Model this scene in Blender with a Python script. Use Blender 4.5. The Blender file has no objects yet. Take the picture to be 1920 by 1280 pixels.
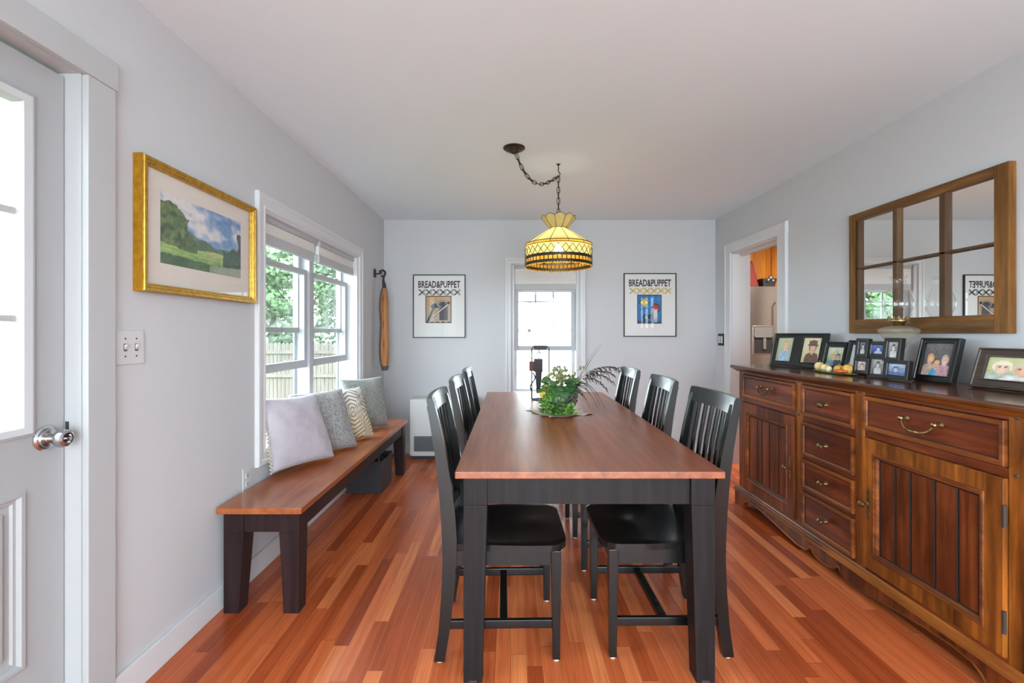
import bpy, bmesh, math, random
from mathutils import Vector, Matrix, Euler
PI = math.pi
SC = bpy.context.scene
COL = SC.collection
RND = random.Random(7)

# ------------------------------------------------------------------ colours
def lin(c):
    c = c / 255.0
    return c / 12.92 if c <= 0.04045 else ((c + 0.055) / 1.055) ** 2.4
def rgb(r, g, b):
    return (lin(r), lin(g), lin(b), 1.0)

# ------------------------------------------------------------------ materials
def new_mat(name):
    m = bpy.data.materials.new(name); m.use_nodes = True
    nt = m.node_tree; nt.nodes.clear()
    out = nt.nodes.new('ShaderNodeOutputMaterial')
    return m, nt, out
def pbsdf(nt, out, **kw):
    p = nt.nodes.new('ShaderNodeBsdfPrincipled')
    for k, v in kw.items():
        p.inputs[k].default_value = v
    nt.links.new(p.outputs['BSDF'], out.inputs['Surface'])
    return p
def coords(nt, scale=(1, 1, 1), rot=(0, 0, 0)):
    tc = nt.nodes.new('ShaderNodeTexCoord'); mp = nt.nodes.new('ShaderNodeMapping')
    mp.inputs['Scale'].default_value = scale; mp.inputs['Rotation'].default_value = rot
    nt.links.new(tc.outputs['Object'], mp.inputs['Vector'])
    return mp.outputs['Vector']
def noise(nt, vec, scale, detail=4, rough=0.55, dist=0.0):
    n = nt.nodes.new('ShaderNodeTexNoise')
    n.inputs['Scale'].default_value = scale; n.inputs['Detail'].default_value = detail
    n.inputs['Roughness'].default_value = rough; n.inputs['Distortion'].default_value = dist
    nt.links.new(vec, n.inputs['Vector'])
    return n.outputs['Fac']
def ramp(nt, fac, stops):
    r = nt.nodes.new('ShaderNodeValToRGB')
    e = r.color_ramp.elements
    while len(e) < len(stops): e.new(0.5)
    for el, (p, c) in zip(e, stops):
        el.position = p; el.color = c
    nt.links.new(fac, r.inputs['Fac'])
    return r.outputs['Color']
def math_n(nt, op, a, b=None, c=None):
    n = nt.nodes.new('ShaderNodeMath'); n.operation = op
    for i, v in enumerate((a, b, c)):
        if v is None: continue
        if isinstance(v, (int, float)): n.inputs[i].default_value = v
        else: nt.links.new(v, n.inputs[i])
    return n.outputs[0]
def mixc(nt, fac, a, b, blend='MIX'):
    n = nt.nodes.new('ShaderNodeMix'); n.data_type = 'RGBA'; n.blend_type = blend
    for key, v in ((0, fac), (6, a), (7, b)):
        if isinstance(v, (int, float, tuple)): n.inputs[key].default_value = v
        else: nt.links.new(v, n.inputs[key])
    return n.outputs[2]
def bump(nt, h, p, strength=0.1, dist=0.01):
    b = nt.nodes.new('ShaderNodeBump'); b.inputs['Strength'].default_value = strength
    b.inputs['Distance'].default_value = dist
    nt.links.new(h, b.inputs['Height']); nt.links.new(b.outputs['Normal'], p.inputs['Normal'])

def plain(name, c, rough=0.5, metal=0.0, coat=0.0, spec=0.5, vary=0.0, vscale=8, bmp=0.0, bscale=60):
    m, nt, out = new_mat(name)
    p = pbsdf(nt, out, **{'Base Color': c, 'Roughness': rough, 'Metallic': metal, 'Coat Weight': coat, 'Specular IOR Level': spec})
    if coat: p.inputs['Coat Roughness'].default_value = 0.15
    if vary:
        f = noise(nt, coords(nt), vscale)
        lo = tuple(x * (1 - vary) for x in c[:3]) + (1,); hi = tuple(min(1, x * (1 + vary)) for x in c[:3]) + (1,)
        nt.links.new(ramp(nt, f, [(0.3, lo), (0.7, hi)]), p.inputs['Base Color'])
    if bmp:
        bump(nt, noise(nt, coords(nt), bscale, 3), p, bmp, 0.004)
    return m
def wood(name, dark, mid, light, axis='y', rough=0.35, coat=0.0, gscale=1.0, blotch=0.35, spec=0.5, bmp=0.05):
    m, nt, out = new_mat(name)
    p = pbsdf(nt, out, **{'Roughness': rough, 'Coat Weight': coat, 'Specular IOR Level': spec})
    p.inputs['Coat Roughness'].default_value = 0.12
    s = {'x': (1.5, 26, 26), 'y': (26, 1.5, 26), 'z': (26, 26, 1.5)}[axis]
    v = coords(nt, tuple(k * gscale for k in s))
    f = noise(nt, v, 1.6, 6, 0.65, 0.6)
    c = ramp(nt, f, [(0.28, dark), (0.5, mid), (0.74, light)])
    s2 = {'x': (1.0, 4, 4), 'y': (4, 1.0, 4), 'z': (4, 4, 1.0)}[axis]
    f2 = noise(nt, coords(nt, s2), 1.9, 6, 0.6, 0.3)
    k = ramp(nt, f2, [(0.3, (1 - blotch,) * 3 + (1,)), (0.7, (1 + blotch * 0.6,) * 3 + (1,))])
    c = mixc(nt, 1.0, c, k, 'MULTIPLY')
    nt.links.new(c, p.inputs['Base Color'])
    if bmp: bump(nt, f, p, bmp, 0.002)
    return m
def glass_thin(name, tint=(1, 1, 1, 1), refl=1.0):
    m, nt, out = new_mat(name)
    t = nt.nodes.new('ShaderNodeBsdfTransparent'); t.inputs['Color'].default_value = tint
    g = nt.nodes.new('ShaderNodeBsdfGlossy'); g.inputs['Roughness'].default_value = 0.01
    fr = nt.nodes.new('ShaderNodeFresnel'); geo = nt.nodes.new('ShaderNodeNewGeometry')
    nt.links.new(math_n(nt, 'MULTIPLY_ADD', geo.outputs['Backfacing'], 1 / 1.45 - 1.45, 1.45), fr.inputs['IOR'])   # both faces of the pane reflect alike
    f = math_n(nt, 'MULTIPLY', fr.outputs[0], refl)
    mx = nt.nodes.new('ShaderNodeMixShader')
    nt.links.new(f, mx.inputs[0]); nt.links.new(t.outputs[0], mx.inputs[1]); nt.links.new(g.outputs[0], mx.inputs[2])
    nt.links.new(mx.outputs[0], out.inputs['Surface'])
    return m
def cloudy(name, tint, milk, f):
    m, nt, out = new_mat(name)
    t = nt.nodes.new('ShaderNodeBsdfTransparent'); t.inputs['Color'].default_value = tint
    d = nt.nodes.new('ShaderNodeBsdfTranslucent'); d.inputs['Color'].default_value = milk
    e = nt.nodes.new('ShaderNodeBsdfDiffuse'); e.inputs['Color'].default_value = milk
    g = nt.nodes.new('ShaderNodeBsdfGlossy'); g.inputs['Roughness'].default_value = .08
    a = nt.nodes.new('ShaderNodeMixShader'); a.inputs[0].default_value = .5
    b = nt.nodes.new('ShaderNodeMixShader'); b.inputs[0].default_value = f
    c = nt.nodes.new('ShaderNodeMixShader'); c.inputs[0].default_value = .06
    nt.links.new(d.outputs[0], a.inputs[1]); nt.links.new(e.outputs[0], a.inputs[2])
    nt.links.new(t.outputs[0], b.inputs[1]); nt.links.new(a.outputs[0], b.inputs[2])
    nt.links.new(b.outputs[0], c.inputs[1]); nt.links.new(g.outputs[0], c.inputs[2])
    nt.links.new(c.outputs[0], out.inputs['Surface'])
    return m
def stained(name, c, clear=0.22):
    m, nt, out = new_mat(name)
    t = nt.nodes.new('ShaderNodeBsdfTranslucent'); d = nt.nodes.new('ShaderNodeBsdfDiffuse'); x = nt.nodes.new('ShaderNodeBsdfTransparent')
    f = noise(nt, coords(nt), 22, 3)
    cc = ramp(nt, f, [(0.3, tuple(k * 0.8 for k in c[:3]) + (1,)), (0.7, c)])
    for n in (t, d, x): nt.links.new(cc, n.inputs['Color'])
    a = nt.nodes.new('ShaderNodeMixShader'); a.inputs[0].default_value = 0.3
    b = nt.nodes.new('ShaderNodeMixShader'); b.inputs[0].default_value = clear
    nt.links.new(t.outputs[0], a.inputs[1]); nt.links.new(d.outputs[0], a.inputs[2])
    nt.links.new(a.outputs[0], b.inputs[1]); nt.links.new(x.outputs[0], b.inputs[2])
    nt.links.new(b.outputs[0], out.inputs['Surface'])
    return m
def printed(name, rough=0.5, coat=0.0):
    m, nt, out = new_mat(name)
    p = pbsdf(nt, out, **{'Roughness': rough, 'Coat Weight': coat})
    p.inputs['Coat Roughness'].default_value = 0.04
    a = nt.nodes.new('ShaderNodeAttribute'); a.attribute_name = 'Col'
    nt.links.new(a.outputs['Color'], p.inputs['Base Color'])
    return m

# ------------------------------------------------------------------ mesh builder
class B:
    def __init__(s):
        s.v = []; s.f = []; s.m = []
    def add(s, verts, faces, mi=0):
        o = len(s.v); s.v.extend(Vector(p) for p in verts)
        for f in faces:
            s.f.append(tuple(o + i for i in f)); s.m.append(mi)
        return s
    def bm(s, bm, mi=0):
        bm.verts.index_update()
        s.add([v.co.copy() for v in bm.verts], [[v.index for v in f.verts] for f in bm.faces], mi); bm.free(); return s
    def box(s, x0, x1, y0, y1, z0, z1, bev=0.0, seg=2, mi=0):
        return s.hexa([(x0, y0, z0), (x1, y0, z0), (x1, y1, z0), (x0, y1, z0), (x0, y0, z1), (x1, y0, z1), (x1, y1, z1), (x0, y1, z1)], bev, seg, mi)
    def hexa(s, c, bev=0.0, seg=2, mi=0):
        fs = [(0, 3, 2, 1), (4, 5, 6, 7), (0, 1, 5, 4), (1, 2, 6, 5), (2, 3, 7, 6), (3, 0, 4, 7)]
        if not bev: return s.add(c, fs, mi)
        bm = bmesh.new(); vs = [bm.verts.new(p) for p in c]
        for f in fs: bm.faces.new([vs[i] for i in f])
        bmesh.ops.bevel(bm, geom=bm.edges[:], offset=bev, segments=seg, affect='EDGES', profile=0.5, clamp_overlap=True)
        bmesh.ops.recalc_face_normals(bm, faces=bm.faces[:])
        return s.bm(bm, mi)
    def prism(s, pts, fn, d0, d1, mi=0):            # polygon pts (u,v), extruded between d0 and d1
        n = len(pts)
        vs = [fn(u, v, d0) for u, v in pts] + [fn(u, v, d1) for u, v in pts]
        return s.add(vs, [tuple(range(n - 1, -1, -1)), tuple(range(n, 2 * n))] + [(i, (i + 1) % n, n + (i + 1) % n, n + i) for i in range(n)], mi)
    def rings(s, fn, u0, u1, v0, v1, prof, cap=True, mis=None, capm=None):
        R = []
        for ins, d in prof:
            R += [fn(u0 + ins, v0 + ins, d), fn(u1 - ins, v0 + ins, d), fn(u1 - ins, v1 - ins, d), fn(u0 + ins, v1 - ins, d)]
        o = len(s.v); s.v.extend(Vector(p) for p in R)
        for i in range(len(prof) - 1):
            for k in range(4):
                a = o + 4 * i + k; b = o + 4 * i + (k + 1) % 4
                s.f.append((a, b, b + 4, a + 4)); s.m.append(mis[i] if mis else 0)
        if cap:
            e = o + 4 * (len(prof) - 1)
            s.f.append((e, e + 1, e + 2, e + 3)); s.m.append(capm if capm is not None else (mis[-1] if mis else 0))
        return s
    def lathe(s, prof, c=(0, 0, 0), axis='z', n=24, mi=0, close=False, squash=None):
        vs = []
        for r, h in prof:
            for k in range(n):
                a = 2 * PI * k / n; p, q = r * math.cos(a), r * math.sin(a)
                if squash: p, q = p * squash[0], q * squash[1]
                vs.append({'z': (c[0] + p, c[1] + q, c[2] + h), 'x': (c[0] + h, c[1] + p, c[2] + q), 'y': (c[0] + q, c[1] + h, c[2] + p)}[axis])
        fs = []
        for i in range(len(prof) - 1):
            for k in range(n):
                a = i * n + k; b = i * n + (k + 1) % n
                fs.append((a, b, b + n, a + n))
        if not close:
            if prof[0][0] > 1e-5: fs.append(tuple(range(n - 1, -1, -1)))
            if prof[-1][0] > 1e-5: fs.append(tuple(range((len(prof) - 1) * n, len(prof) * n)))
        return s.add(vs, fs, mi)
    def tube(s, pts, r, n=8, mi=0, closed=False, flat=1.0):
        pts = [Vector(p) for p in pts]; N = len(pts)
        rs = r if isinstance(r, (list, tuple)) else [r] * N
        vs = []; prev = None
        for i, p in enumerate(pts):
            if closed: t = pts[(i + 1) % N] - pts[i - 1]
            else: t = pts[min(i + 1, N - 1)] - pts[max(i - 1, 0)]
            t.normalize()
            if prev is None:
                up = Vector((0, 0, 1)) if abs(t.z) < 0.9 else Vector((1, 0, 0))
                nn = t.cross(up).normalized()
            else:
                nn = (prev - t * prev.dot(t)).normalized()
            prev = nn; bb = t.cross(nn)
            for k in range(n):
                a = 2 * PI * k / n
                vs.append(p + nn * (rs[i] * math.cos(a)) + bb * (rs[i] * flat * math.sin(a)))
        fs = []
        for i in range(N if closed else N - 1):
            j = (i + 1) % N
            for k in range(n):
                fs.append((i * n + k, i * n + (k + 1) % n, j * n + (k + 1) % n, j * n + k))
        if not closed:
            fs += [tuple(range(n - 1, -1, -1)), tuple(range((N - 1) * n, N * n))]
        return s.add(vs, fs, mi)
    def sphere(s, c, r, sx=1, sy=1, sz=1, n=14, m=9, mi=0):
        prof = [(max(1e-6, r * math.sin(PI * i / m)), -r * math.cos(PI * i / m)) for i in range(m + 1)]
        vs = []; n0 = len(s.v)
        s.lathe(prof, (0, 0, 0), 'z', n, mi, close=True)
        for i in range(n0, len(s.v)):
            v = s.v[i]; s.v[i] = Vector((c[0] + v.x * sx, c[1] + v.y * sy, c[2] + v.z * sz))
        return s
    def grid(s, fn, nu, nv, mi=0):
        vs = [fn(i / nu, j / nv) for j in range(nv + 1) for i in range(nu + 1)]
        fs = [(j * (nu + 1) + i, j * (nu + 1) + i + 1, (j + 1) * (nu + 1) + i + 1, (j + 1) * (nu + 1) + i) for j in range(nv) for i in range(nu)]
        return s.add(vs, fs, mi)
    def leaf(s, p, d, nrm, L, W, bend=0.25, mi=0):
        p = Vector(p); d = Vector(d).normalized(); sd = d.cross(Vector(nrm))
        if sd.length < 1e-4: sd = d.cross(Vector((1, 0.3, 0.2)))
        sd.normalize(); up = sd.cross(d)
        dn = -up * bend
        vs = [p, p + d * L * .35 + sd * W * .5 + up * L * .04, p + d * L * .35 - dn * 0 , p + d * L * .35 - sd * W * .5 + up * L * .04,
              p + d * L * .7 + sd * W * .38 + dn * L * .3, p + d * L * .7 + dn * L * .35, p + d * L * .7 - sd * W * .38 + dn * L * .3, p + d * L + dn * L * .8]
        return s.add(vs, [(0, 1, 2), (0, 2, 3), (1, 4, 5, 2), (2, 5, 6, 3), (4, 7, 5), (5, 7, 6)], mi)
    def mesh(s, name, mats, off=(0, 0, 0), smooth=35, recalc=True):
        off = Vector(off)
        me = bpy.data.meshes.new(name)
        me.from_pydata([v - off for v in s.v], [], s.f)
        for m in (mats if isinstance(mats, (list, tuple)) else [mats]): me.materials.append(m)
        for p, i in zip(me.polygons, s.m): p.material_index = i
        if recalc:
            bm = bmesh.new(); bm.from_mesh(me)
            bmesh.ops.recalc_face_normals(bm, faces=bm.faces[:]); bm.to_mesh(me); bm.free()
        if smooth:
            for p in me.polygons: p.use_smooth = True
            me.set_sharp_from_angle(angle=math.radians(smooth))
        me.update()
        return me

# ------------------------------------------------------------------ objects
def tag(o, label=None, cat=None, group=None, kind=None):
    if label: o['label'] = label
    if cat: o['category'] = cat
    if group: o['group'] = group
    if kind: o['kind'] = kind
    return o
def link(o, parent=None):
    COL.objects.link(o)
    if parent is not None: o.parent = parent
    return o
def thing(name, label, cat, loc=(0, 0, 0), rot=(0, 0, 0), group=None):
    o = bpy.data.objects.new(name, None); o.empty_display_size = 0.05; link(o)
    o.location = loc; o.rotation_euler = rot
    return tag(o, label, cat, group)
def roots_loc(o):
    v = Vector((0, 0, 0))
    while o is not None:
        v += Vector(o.location); o = o.parent
    return v
def flat_faces(o, smooth):
    if smooth and len(o.data.polygons) < 6000:      # keep large flat faces flat next to small rounded edges
        w = o.modifiers.new('weighted_normals', 'WEIGHTED_NORMAL'); w.keep_sharp = True; w.weight = 80
    return o
def part(name, b, mat, parent, world=True, label=None, kind=None, smooth=35, recalc=True):
    off = roots_loc(parent) if world else (0, 0, 0)
    o = bpy.data.objects.new(name, b.mesh(name, mat, off, smooth, recalc)); link(o, parent); flat_faces(o, smooth)
    if label: o['label'] = label
    if kind: o['kind'] = kind
    return o
def solo(name, b, mat, label, cat, loc=(0, 0, 0), rot=(0, 0, 0), group=None, world=True, smooth=35):
    o = bpy.data.objects.new(name, b.mesh(name, mat, loc if world else (0, 0, 0), smooth)); link(o); flat_faces(o, smooth)
    o.location = loc; o.rotation_euler = rot
    return tag(o, label, cat, group)
def struct(name, b, mat, label=None, cat=None, parent=None, smooth=35):
    o = bpy.data.objects.new(name, b.mesh(name, mat, (0, 0, 0), smooth)); link(o, parent); flat_faces(o, smooth)
    if parent is None: tag(o, label, cat, None, 'structure')
    return o
def struct_root(name, label, cat):
    o = bpy.data.objects.new(name, None); link(o)
    return tag(o, label, cat, None, 'structure')
def dup(root, loc, rot=None, label=None):
    r = root.copy(); link(r); r.location = loc
    if rot is not None: r.rotation_euler = rot
    if label: r['label'] = label
    for ch in list(root.children):
        c = ch.copy(); link(c, r)
        for g in list(ch.children):
            d = g.copy(); link(d, c)
    return r
def paint(name, W, H, nu, nv, fn, mat, parent, d=0.0, u0=None, v0=0.0, xf=None):
    """a flat print: W x H, colours per point from fn(u, v) in sRGB 0-255; local plane XZ facing -Y at y=d"""
    u0 = -W / 2 if u0 is None else u0
    xf = xf or (lambda u, v: (u, d, v))
    vs = []; cs = []
    for j in range(nv + 1):
        for i in range(nu + 1):
            u, v = i / nu, j / nv
            vs.append(xf(u0 + u * W, v0 + v * H)); c = fn(u, v); cs.append((lin(c[0]), lin(c[1]), lin(c[2]), 1))
    fs = [(j * (nu + 1) + i, j * (nu + 1) + i + 1, (j + 1) * (nu + 1) + i + 1, (j + 1) * (nu + 1) + i) for j in range(nv) for i in range(nu)]
    me = bpy.data.meshes.new(name); me.from_pydata(vs, [], fs); me.materials.append(mat)
    at = me.color_attributes.new('Col', 'FLOAT_COLOR', 'POINT')
    for k, c in enumerate(cs): at.data[k].color = c
    o = bpy.data.objects.new(name, me); link(o, parent)
    return o
def vnoise(x, y, s=0):
    def h(i, j):
        n = math.sin(i * 127.1 + j * 311.7 + s * 74.7) * 43758.5453
        return n - math.floor(n)
    i, j = math.floor(x), math.floor(y); a, b = x - i, y - j
    a = a * a * (3 - 2 * a); b = b * b * (3 - 2 * b)
    return (h(i, j) * (1 - a) + h(i + 1, j) * a) * (1 - b) + (h(i, j + 1) * (1 - a) + h(i + 1, j + 1) * a) * b
def fbm(x, y, s=0):
    return vnoise(x, y, s) * .55 + vnoise(x * 2.1, y * 2.1, s + 3) * .3 + vnoise(x * 4.3, y * 4.3, s + 5) * .15
def mix(a, b, t):
    t = max(0, min(1, t)); return tuple(a[i] + (b[i] - a[i]) * t for i in range(3))
def text_mesh(txt, size, name='t'):
    cu = bpy.data.curves.new(name, 'FONT'); cu.body = txt; cu.size = size; cu.align_x = 'CENTER'; cu.extrude = 0.0004
    cu.space_character = 1.0; cu.resolution_u = 2; cu.offset = 0.022
    ob = bpy.data.objects.new(name, cu); COL.objects.link(ob)
    dg = bpy.context.evaluated_depsgraph_get()
    me = bpy.data.meshes.new_from_object(ob.evaluated_get(dg))
    vs = [v.co.copy() for v in me.vertices]; fs = [tuple(p.vertices) for p in me.polygons]
    bpy.data.objects.remove(ob); bpy.data.curves.remove(cu); bpy.data.meshes.remove(me)
    return vs, fs
# ------------------------------------------------------------------ material palette
M = {}
M['wall'] = plain('wall_paint', (0.545, 0.555, 0.57, 1), 0.6, spec=0.3, bmp=0.05, bscale=120)
M['ceil'] = plain('ceiling_paint', (0.76, 0.855, 0.905, 1), 0.7, spec=0.2, bmp=0.05, bscale=90)
M['trimd'] = plain('door_trim_dimmed', (0.44, 0.45, 0.455, 1), 0.4, spec=0.3)  # copy of the trim white, darkened to offset strong light near the rear opening
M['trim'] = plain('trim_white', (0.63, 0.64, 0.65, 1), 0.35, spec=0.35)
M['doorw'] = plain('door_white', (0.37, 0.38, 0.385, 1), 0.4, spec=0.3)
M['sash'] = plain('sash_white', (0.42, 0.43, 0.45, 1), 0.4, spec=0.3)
M['plate'] = plain('white_plastic', (0.56, 0.565, 0.57, 1), 0.3)
M['slot'] = plain('dark_slot', (0.03, 0.03, 0.03, 1), 0.5)
M['glass'] = glass_thin('window_glass', (0.97, 0.985, 0.98, 1))
M['pglass'] = glass_thin('picture_glass', (1, 1, 1, 1), 0.9)
M['shade'] = plain('shade_fabric', (0.74, 0.73, 0.71, 1), 0.8, spec=0.1)
M['shaderail'] = plain('shade_rail', (0.45, 0.45, 0.46, 1), 0.5)
M['nickel'] = plain('satin_nickel', (0.55, 0.55, 0.56, 1), 0.22, metal=1.0)
M['black'] = plain('black_iron', (0.022, 0.021, 0.022, 1), 0.45, metal=0.3)
M['chair'] = wood('black_chair_paint', rgb(13, 14, 14), rgb(19, 20, 20), rgb(25, 26, 26), 'z', 0.25, 0.15, 1.0, 0.1, 0.36, 0.01)
M['ebony'] = wood('dark_table_paint', rgb(23, 21, 22), rgb(31, 28, 29), rgb(40, 36, 36), 'z', 0.4, 0.0, 1.0, 0.12, 0.16)
M['benchleg'] = wood('dark_bench_paint', rgb(32, 21, 22), rgb(42, 28, 29), rgb(52, 36, 36), 'z', 0.4, 0.0, 1.0, 0.12, 0.2)
M['felt'] = plain('felt_pad', rgb(205, 195, 180), 0.9)
M['tabletop'] = wood('cherry_top', rgb(112, 58, 36), rgb(138, 77, 50), rgb(162, 98, 67), 'y', 0.32, 0.0, 0.8, 0.18, 0.55, 0)
M['tabledge'] = wood('cherry_edge', rgb(118, 54, 30), rgb(140, 68, 40), rgb(156, 82, 50), 'x', 0.3, 0.2, 0.8, 0.15)
M['benchtop'] = wood('bench_top', rgb(128, 62, 28), rgb(160, 86, 43), rgb(182, 106, 57), 'y', 0.28, 0.15, 0.8, 0.2, 0.4, 0.01)
M['maho'] = wood('mahogany', rgb(62, 26, 12), rgb(108, 52, 25), rgb(144, 77, 36), 'z', 0.36, 0.06, 0.5, 0.68, 0.3, 0.02)
M['mahoh'] = wood('mahogany_across', rgb(60, 25, 14), rgb(102, 47, 25), rgb(138, 70, 35), 'y', 0.34, 0.08, 0.5, 0.68, 0.32, 0.02)
M['honey'] = wood('worn_walnut', rgb(76, 36, 14), rgb(132, 74, 29), rgb(182, 112, 42), 'y', 0.36, 0.06, 0.4, 0.7, 0.3, 0.02)
M['honeyz'] = wood('worn_walnut_upright', rgb(74, 36, 14), rgb(138, 78, 28), rgb(190, 118, 42), 'z', 0.36, 0.06, 0.4, 0.75, 0.3, 0.02)
M['lip'] = wood('drawer_lip', rgb(70, 33, 15), rgb(118, 64, 30), rgb(158, 94, 40), 'y', 0.38, 0.0, 0.4, 0.5, 0.25, 0.02)
M['groove'] = plain('dark_gap', rgb(26, 13, 9), 0.6)
M['brass'] = plain('antique_brass', rgb(132, 106, 70), 0.3, metal=0.9, vary=0.35, vscale=60)
M['gold'] = plain('gold_leaf', rgb(190, 148, 60), 0.36, metal=0.75, vary=0.25, vscale=50, bmp=0.12, bscale=80)
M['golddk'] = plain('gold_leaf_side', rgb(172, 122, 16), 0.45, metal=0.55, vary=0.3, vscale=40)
M['mat'] = plain('cream_mat_board', rgb(232, 224, 213), 0.8)
M['paper'] = plain('poster_paper', rgb(232, 232, 230), 0.7)
M['ink'] = plain('black_ink', rgb(30, 30, 32), 0.7)
M['inkgold'] = plain('yellow_ink', rgb(205, 178, 60), 0.7)
M['print'] = printed('printed_picture', 0.6)
M['photo'] = printed('photo_print', 0.4)
M['frameblk'] = plain('black_frame', rgb(24, 23, 23), 0.35)
M['framebrn'] = wood('dark_brown_frame', rgb(48, 38, 32), rgb(62, 50, 43), rgb(80, 66, 56), 'x', 0.4)
M['mirror'] = plain('mirror_silver', (0.93, 0.92, 0.90, 1), 0.008, metal=1.0)
M['sashwood'] = wood('old_sash_wood', rgb(74, 47, 22), rgb(114, 77, 36), rgb(146, 102, 50), 'y', 0.5, 0.0, 0.7, 0.5, 0.3)
M['sashwoodz'] = wood('old_sash_wood_upright', rgb(76, 48, 20), rgb(120, 80, 32), rgb(152, 106, 46), 'z', 0.5, 0.0, 0.7, 0.5, 0.3)
M['sashwoodd'] = wood('old_sash_wood_dark', rgb(62, 43, 27), rgb(84, 60, 38), rgb(104, 78, 50), 'z', 0.5, 0.0, 0.7, 0.3, 0.3)
M['bronze'] = plain('dark_bronze', rgb(60, 52, 42), 0.4, metal=0.8, vary=0.3, vscale=50)
M['steel'] = plain('stainless_steel', (0.52, 0.46, 0.42, 1), 0.25, metal=1.0)
M['grey'] = plain('grey_plastic', rgb(120, 118, 116), 0.4)
M['dkgrey'] = plain('dark_grey_plastic', rgb(52, 50, 50), 0.35)
M['cab'] = wood('orange_cabinet', rgb(160, 90, 10), rgb(186, 110, 16), rgb(200, 128, 26), 'z', 0.4, 0.1, 0.6, 0.12)
M['red'] = plain('red_fabric', rgb(120, 26, 18), 0.7)
M['heater'] = plain('heater_enamel', (0.66, 0.68, 0.68, 1), 0.35)
M['grille'] = plain('heater_grille', rgb(98, 106, 106), 0.45)
M['basket'] = None
M['amber'] = stained('amber_glass', (0.95, 0.50, 0.08, 1), 0.2)
M['yellowg'] = stained('yellow_glass', (1.0, 0.88, 0.42, 1), 0.28)
M['creamg'] = stained('cream_glass', (0.95, 0.78, 0.36, 1), 0.15)
M['lead'] = plain('lead_came', rgb(44, 36, 18), 0.6)
M['leaddk'] = plain('bronze_band', rgb(44, 38, 22), 0.45, metal=0.5)
M['clear'] = glass_thin('clear_lamp_glass', (0.96, 0.97, 0.96, 1), 1.6)
M['fontg'] = cloudy('pressed_font_glass', (.97, .97, .94, 1), rgb(214, 208, 186), .34)
M['gourd'] = plain('cream_gourd', rgb(226, 200, 142), 0.5, vary=0.15, vscale=40)
M['gourdw'] = plain('white_gourd', rgb(234, 222, 190), 0.5)
M['gourdy'] = plain('yellow_gourd', rgb(222, 172, 78), 0.5, vary=0.2, vscale=30)
M['gourdo'] = plain('orange_squash', rgb(228, 112, 40), 0.45, vary=0.2, vscale=40)
M['stem'] = plain('dry_stem', rgb(130, 110, 70), 0.8)
M['tray'] = plain('green_glass_tray', rgb(120, 120, 84), 0.25)
M['leafg'] = plain('fresh_green_leaf', rgb(86, 128, 48), 0.55, vary=0.5, vscale=14)
M['leafd'] = plain('deep_green_leaf', rgb(52, 92, 46), 0.5, vary=0.4, vscale=14)
M['leafs'] = plain('sage_bud', rgb(126, 128, 84), 0.7, vary=0.3, vscale=30)
M['blade'] = plain('dark_grass_blade', rgb(50, 42, 34), 0.6, vary=0.4, vscale=20)
M['petal'] = plain('ivory_petal', rgb(214, 210, 176), 0.6)
M['petaly'] = plain('yellow_petal', rgb(216, 190, 30), 0.6)
M['twig'] = plain('grey_twig', rgb(104, 98, 92), 0.8, vary=0.4, vscale=40)
M['pot'] = plain('dark_pottery', rgb(56, 58, 62), 0.4, vary=0.3, vscale=20)
M['lid'] = plain('pale_blue_glaze', rgb(112, 126, 142), 0.3)
M['linen'] = plain('linen_napkin', rgb(212, 198, 190), 0.9, vary=0.12, vscale=30)
M['slab'] = wood('live_edge_wood', rgb(128, 74, 28), rgb(176, 112, 50), rgb(206, 146, 82), 'z', 0.45, 0.1, 0.7, 0.25)
M['bark'] = plain('grey_bark', rgb(96, 84, 74), 0.85, vary=0.4, vscale=25, bmp=0.4, bscale=50)
M['iron'] = plain('rusty_iron', rgb(52, 42, 44), 0.6, metal=0.3, vary=0.4, vscale=40)
M['ironred'] = plain('red_brown_iron', rgb(84, 44, 36), 0.6, metal=0.2, vary=0.3, vscale=40)
M['fence'] = wood('weathered_fence', rgb(84, 78, 70), rgb(97, 91, 82), rgb(106, 101, 92), 'z', 0.8, 0, 0.3, 0.1)
M['fencepost'] = wood('fence_post', rgb(84, 64, 44), rgb(95, 74, 52), rgb(102, 82, 60), 'z', 0.8, 0, 0.3, 0.1)
M['siding'] = plain('white_siding', (0.84, 0.85, 0.86, 1), 0.6)
M['bounce_slab'] = plain('pale_bounce_slab', (.62, .62, .60, 1), .8, vary=.1, vscale=6)  # pale reflector colour for the slab that bounces daylight to the ceiling
M['lawn'] = plain('lawn', rgb(72, 88, 54), 0.9, vary=0.4, vscale=3)
M['treel'] = plain('tree_leaf', rgb(86, 114, 72), 0.7, vary=0.4, vscale=0.8)
M['hedgel'] = plain('hedge_leaf', rgb(50, 70, 44), 0.7, vary=0.4, vscale=2)
M['treeb'] = plain('tree_bark', rgb(90, 76, 62), 0.9)
M['kwall'] = plain('kitchen_wall', (0.42, 0.40, 0.38, 1), 0.6)

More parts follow.
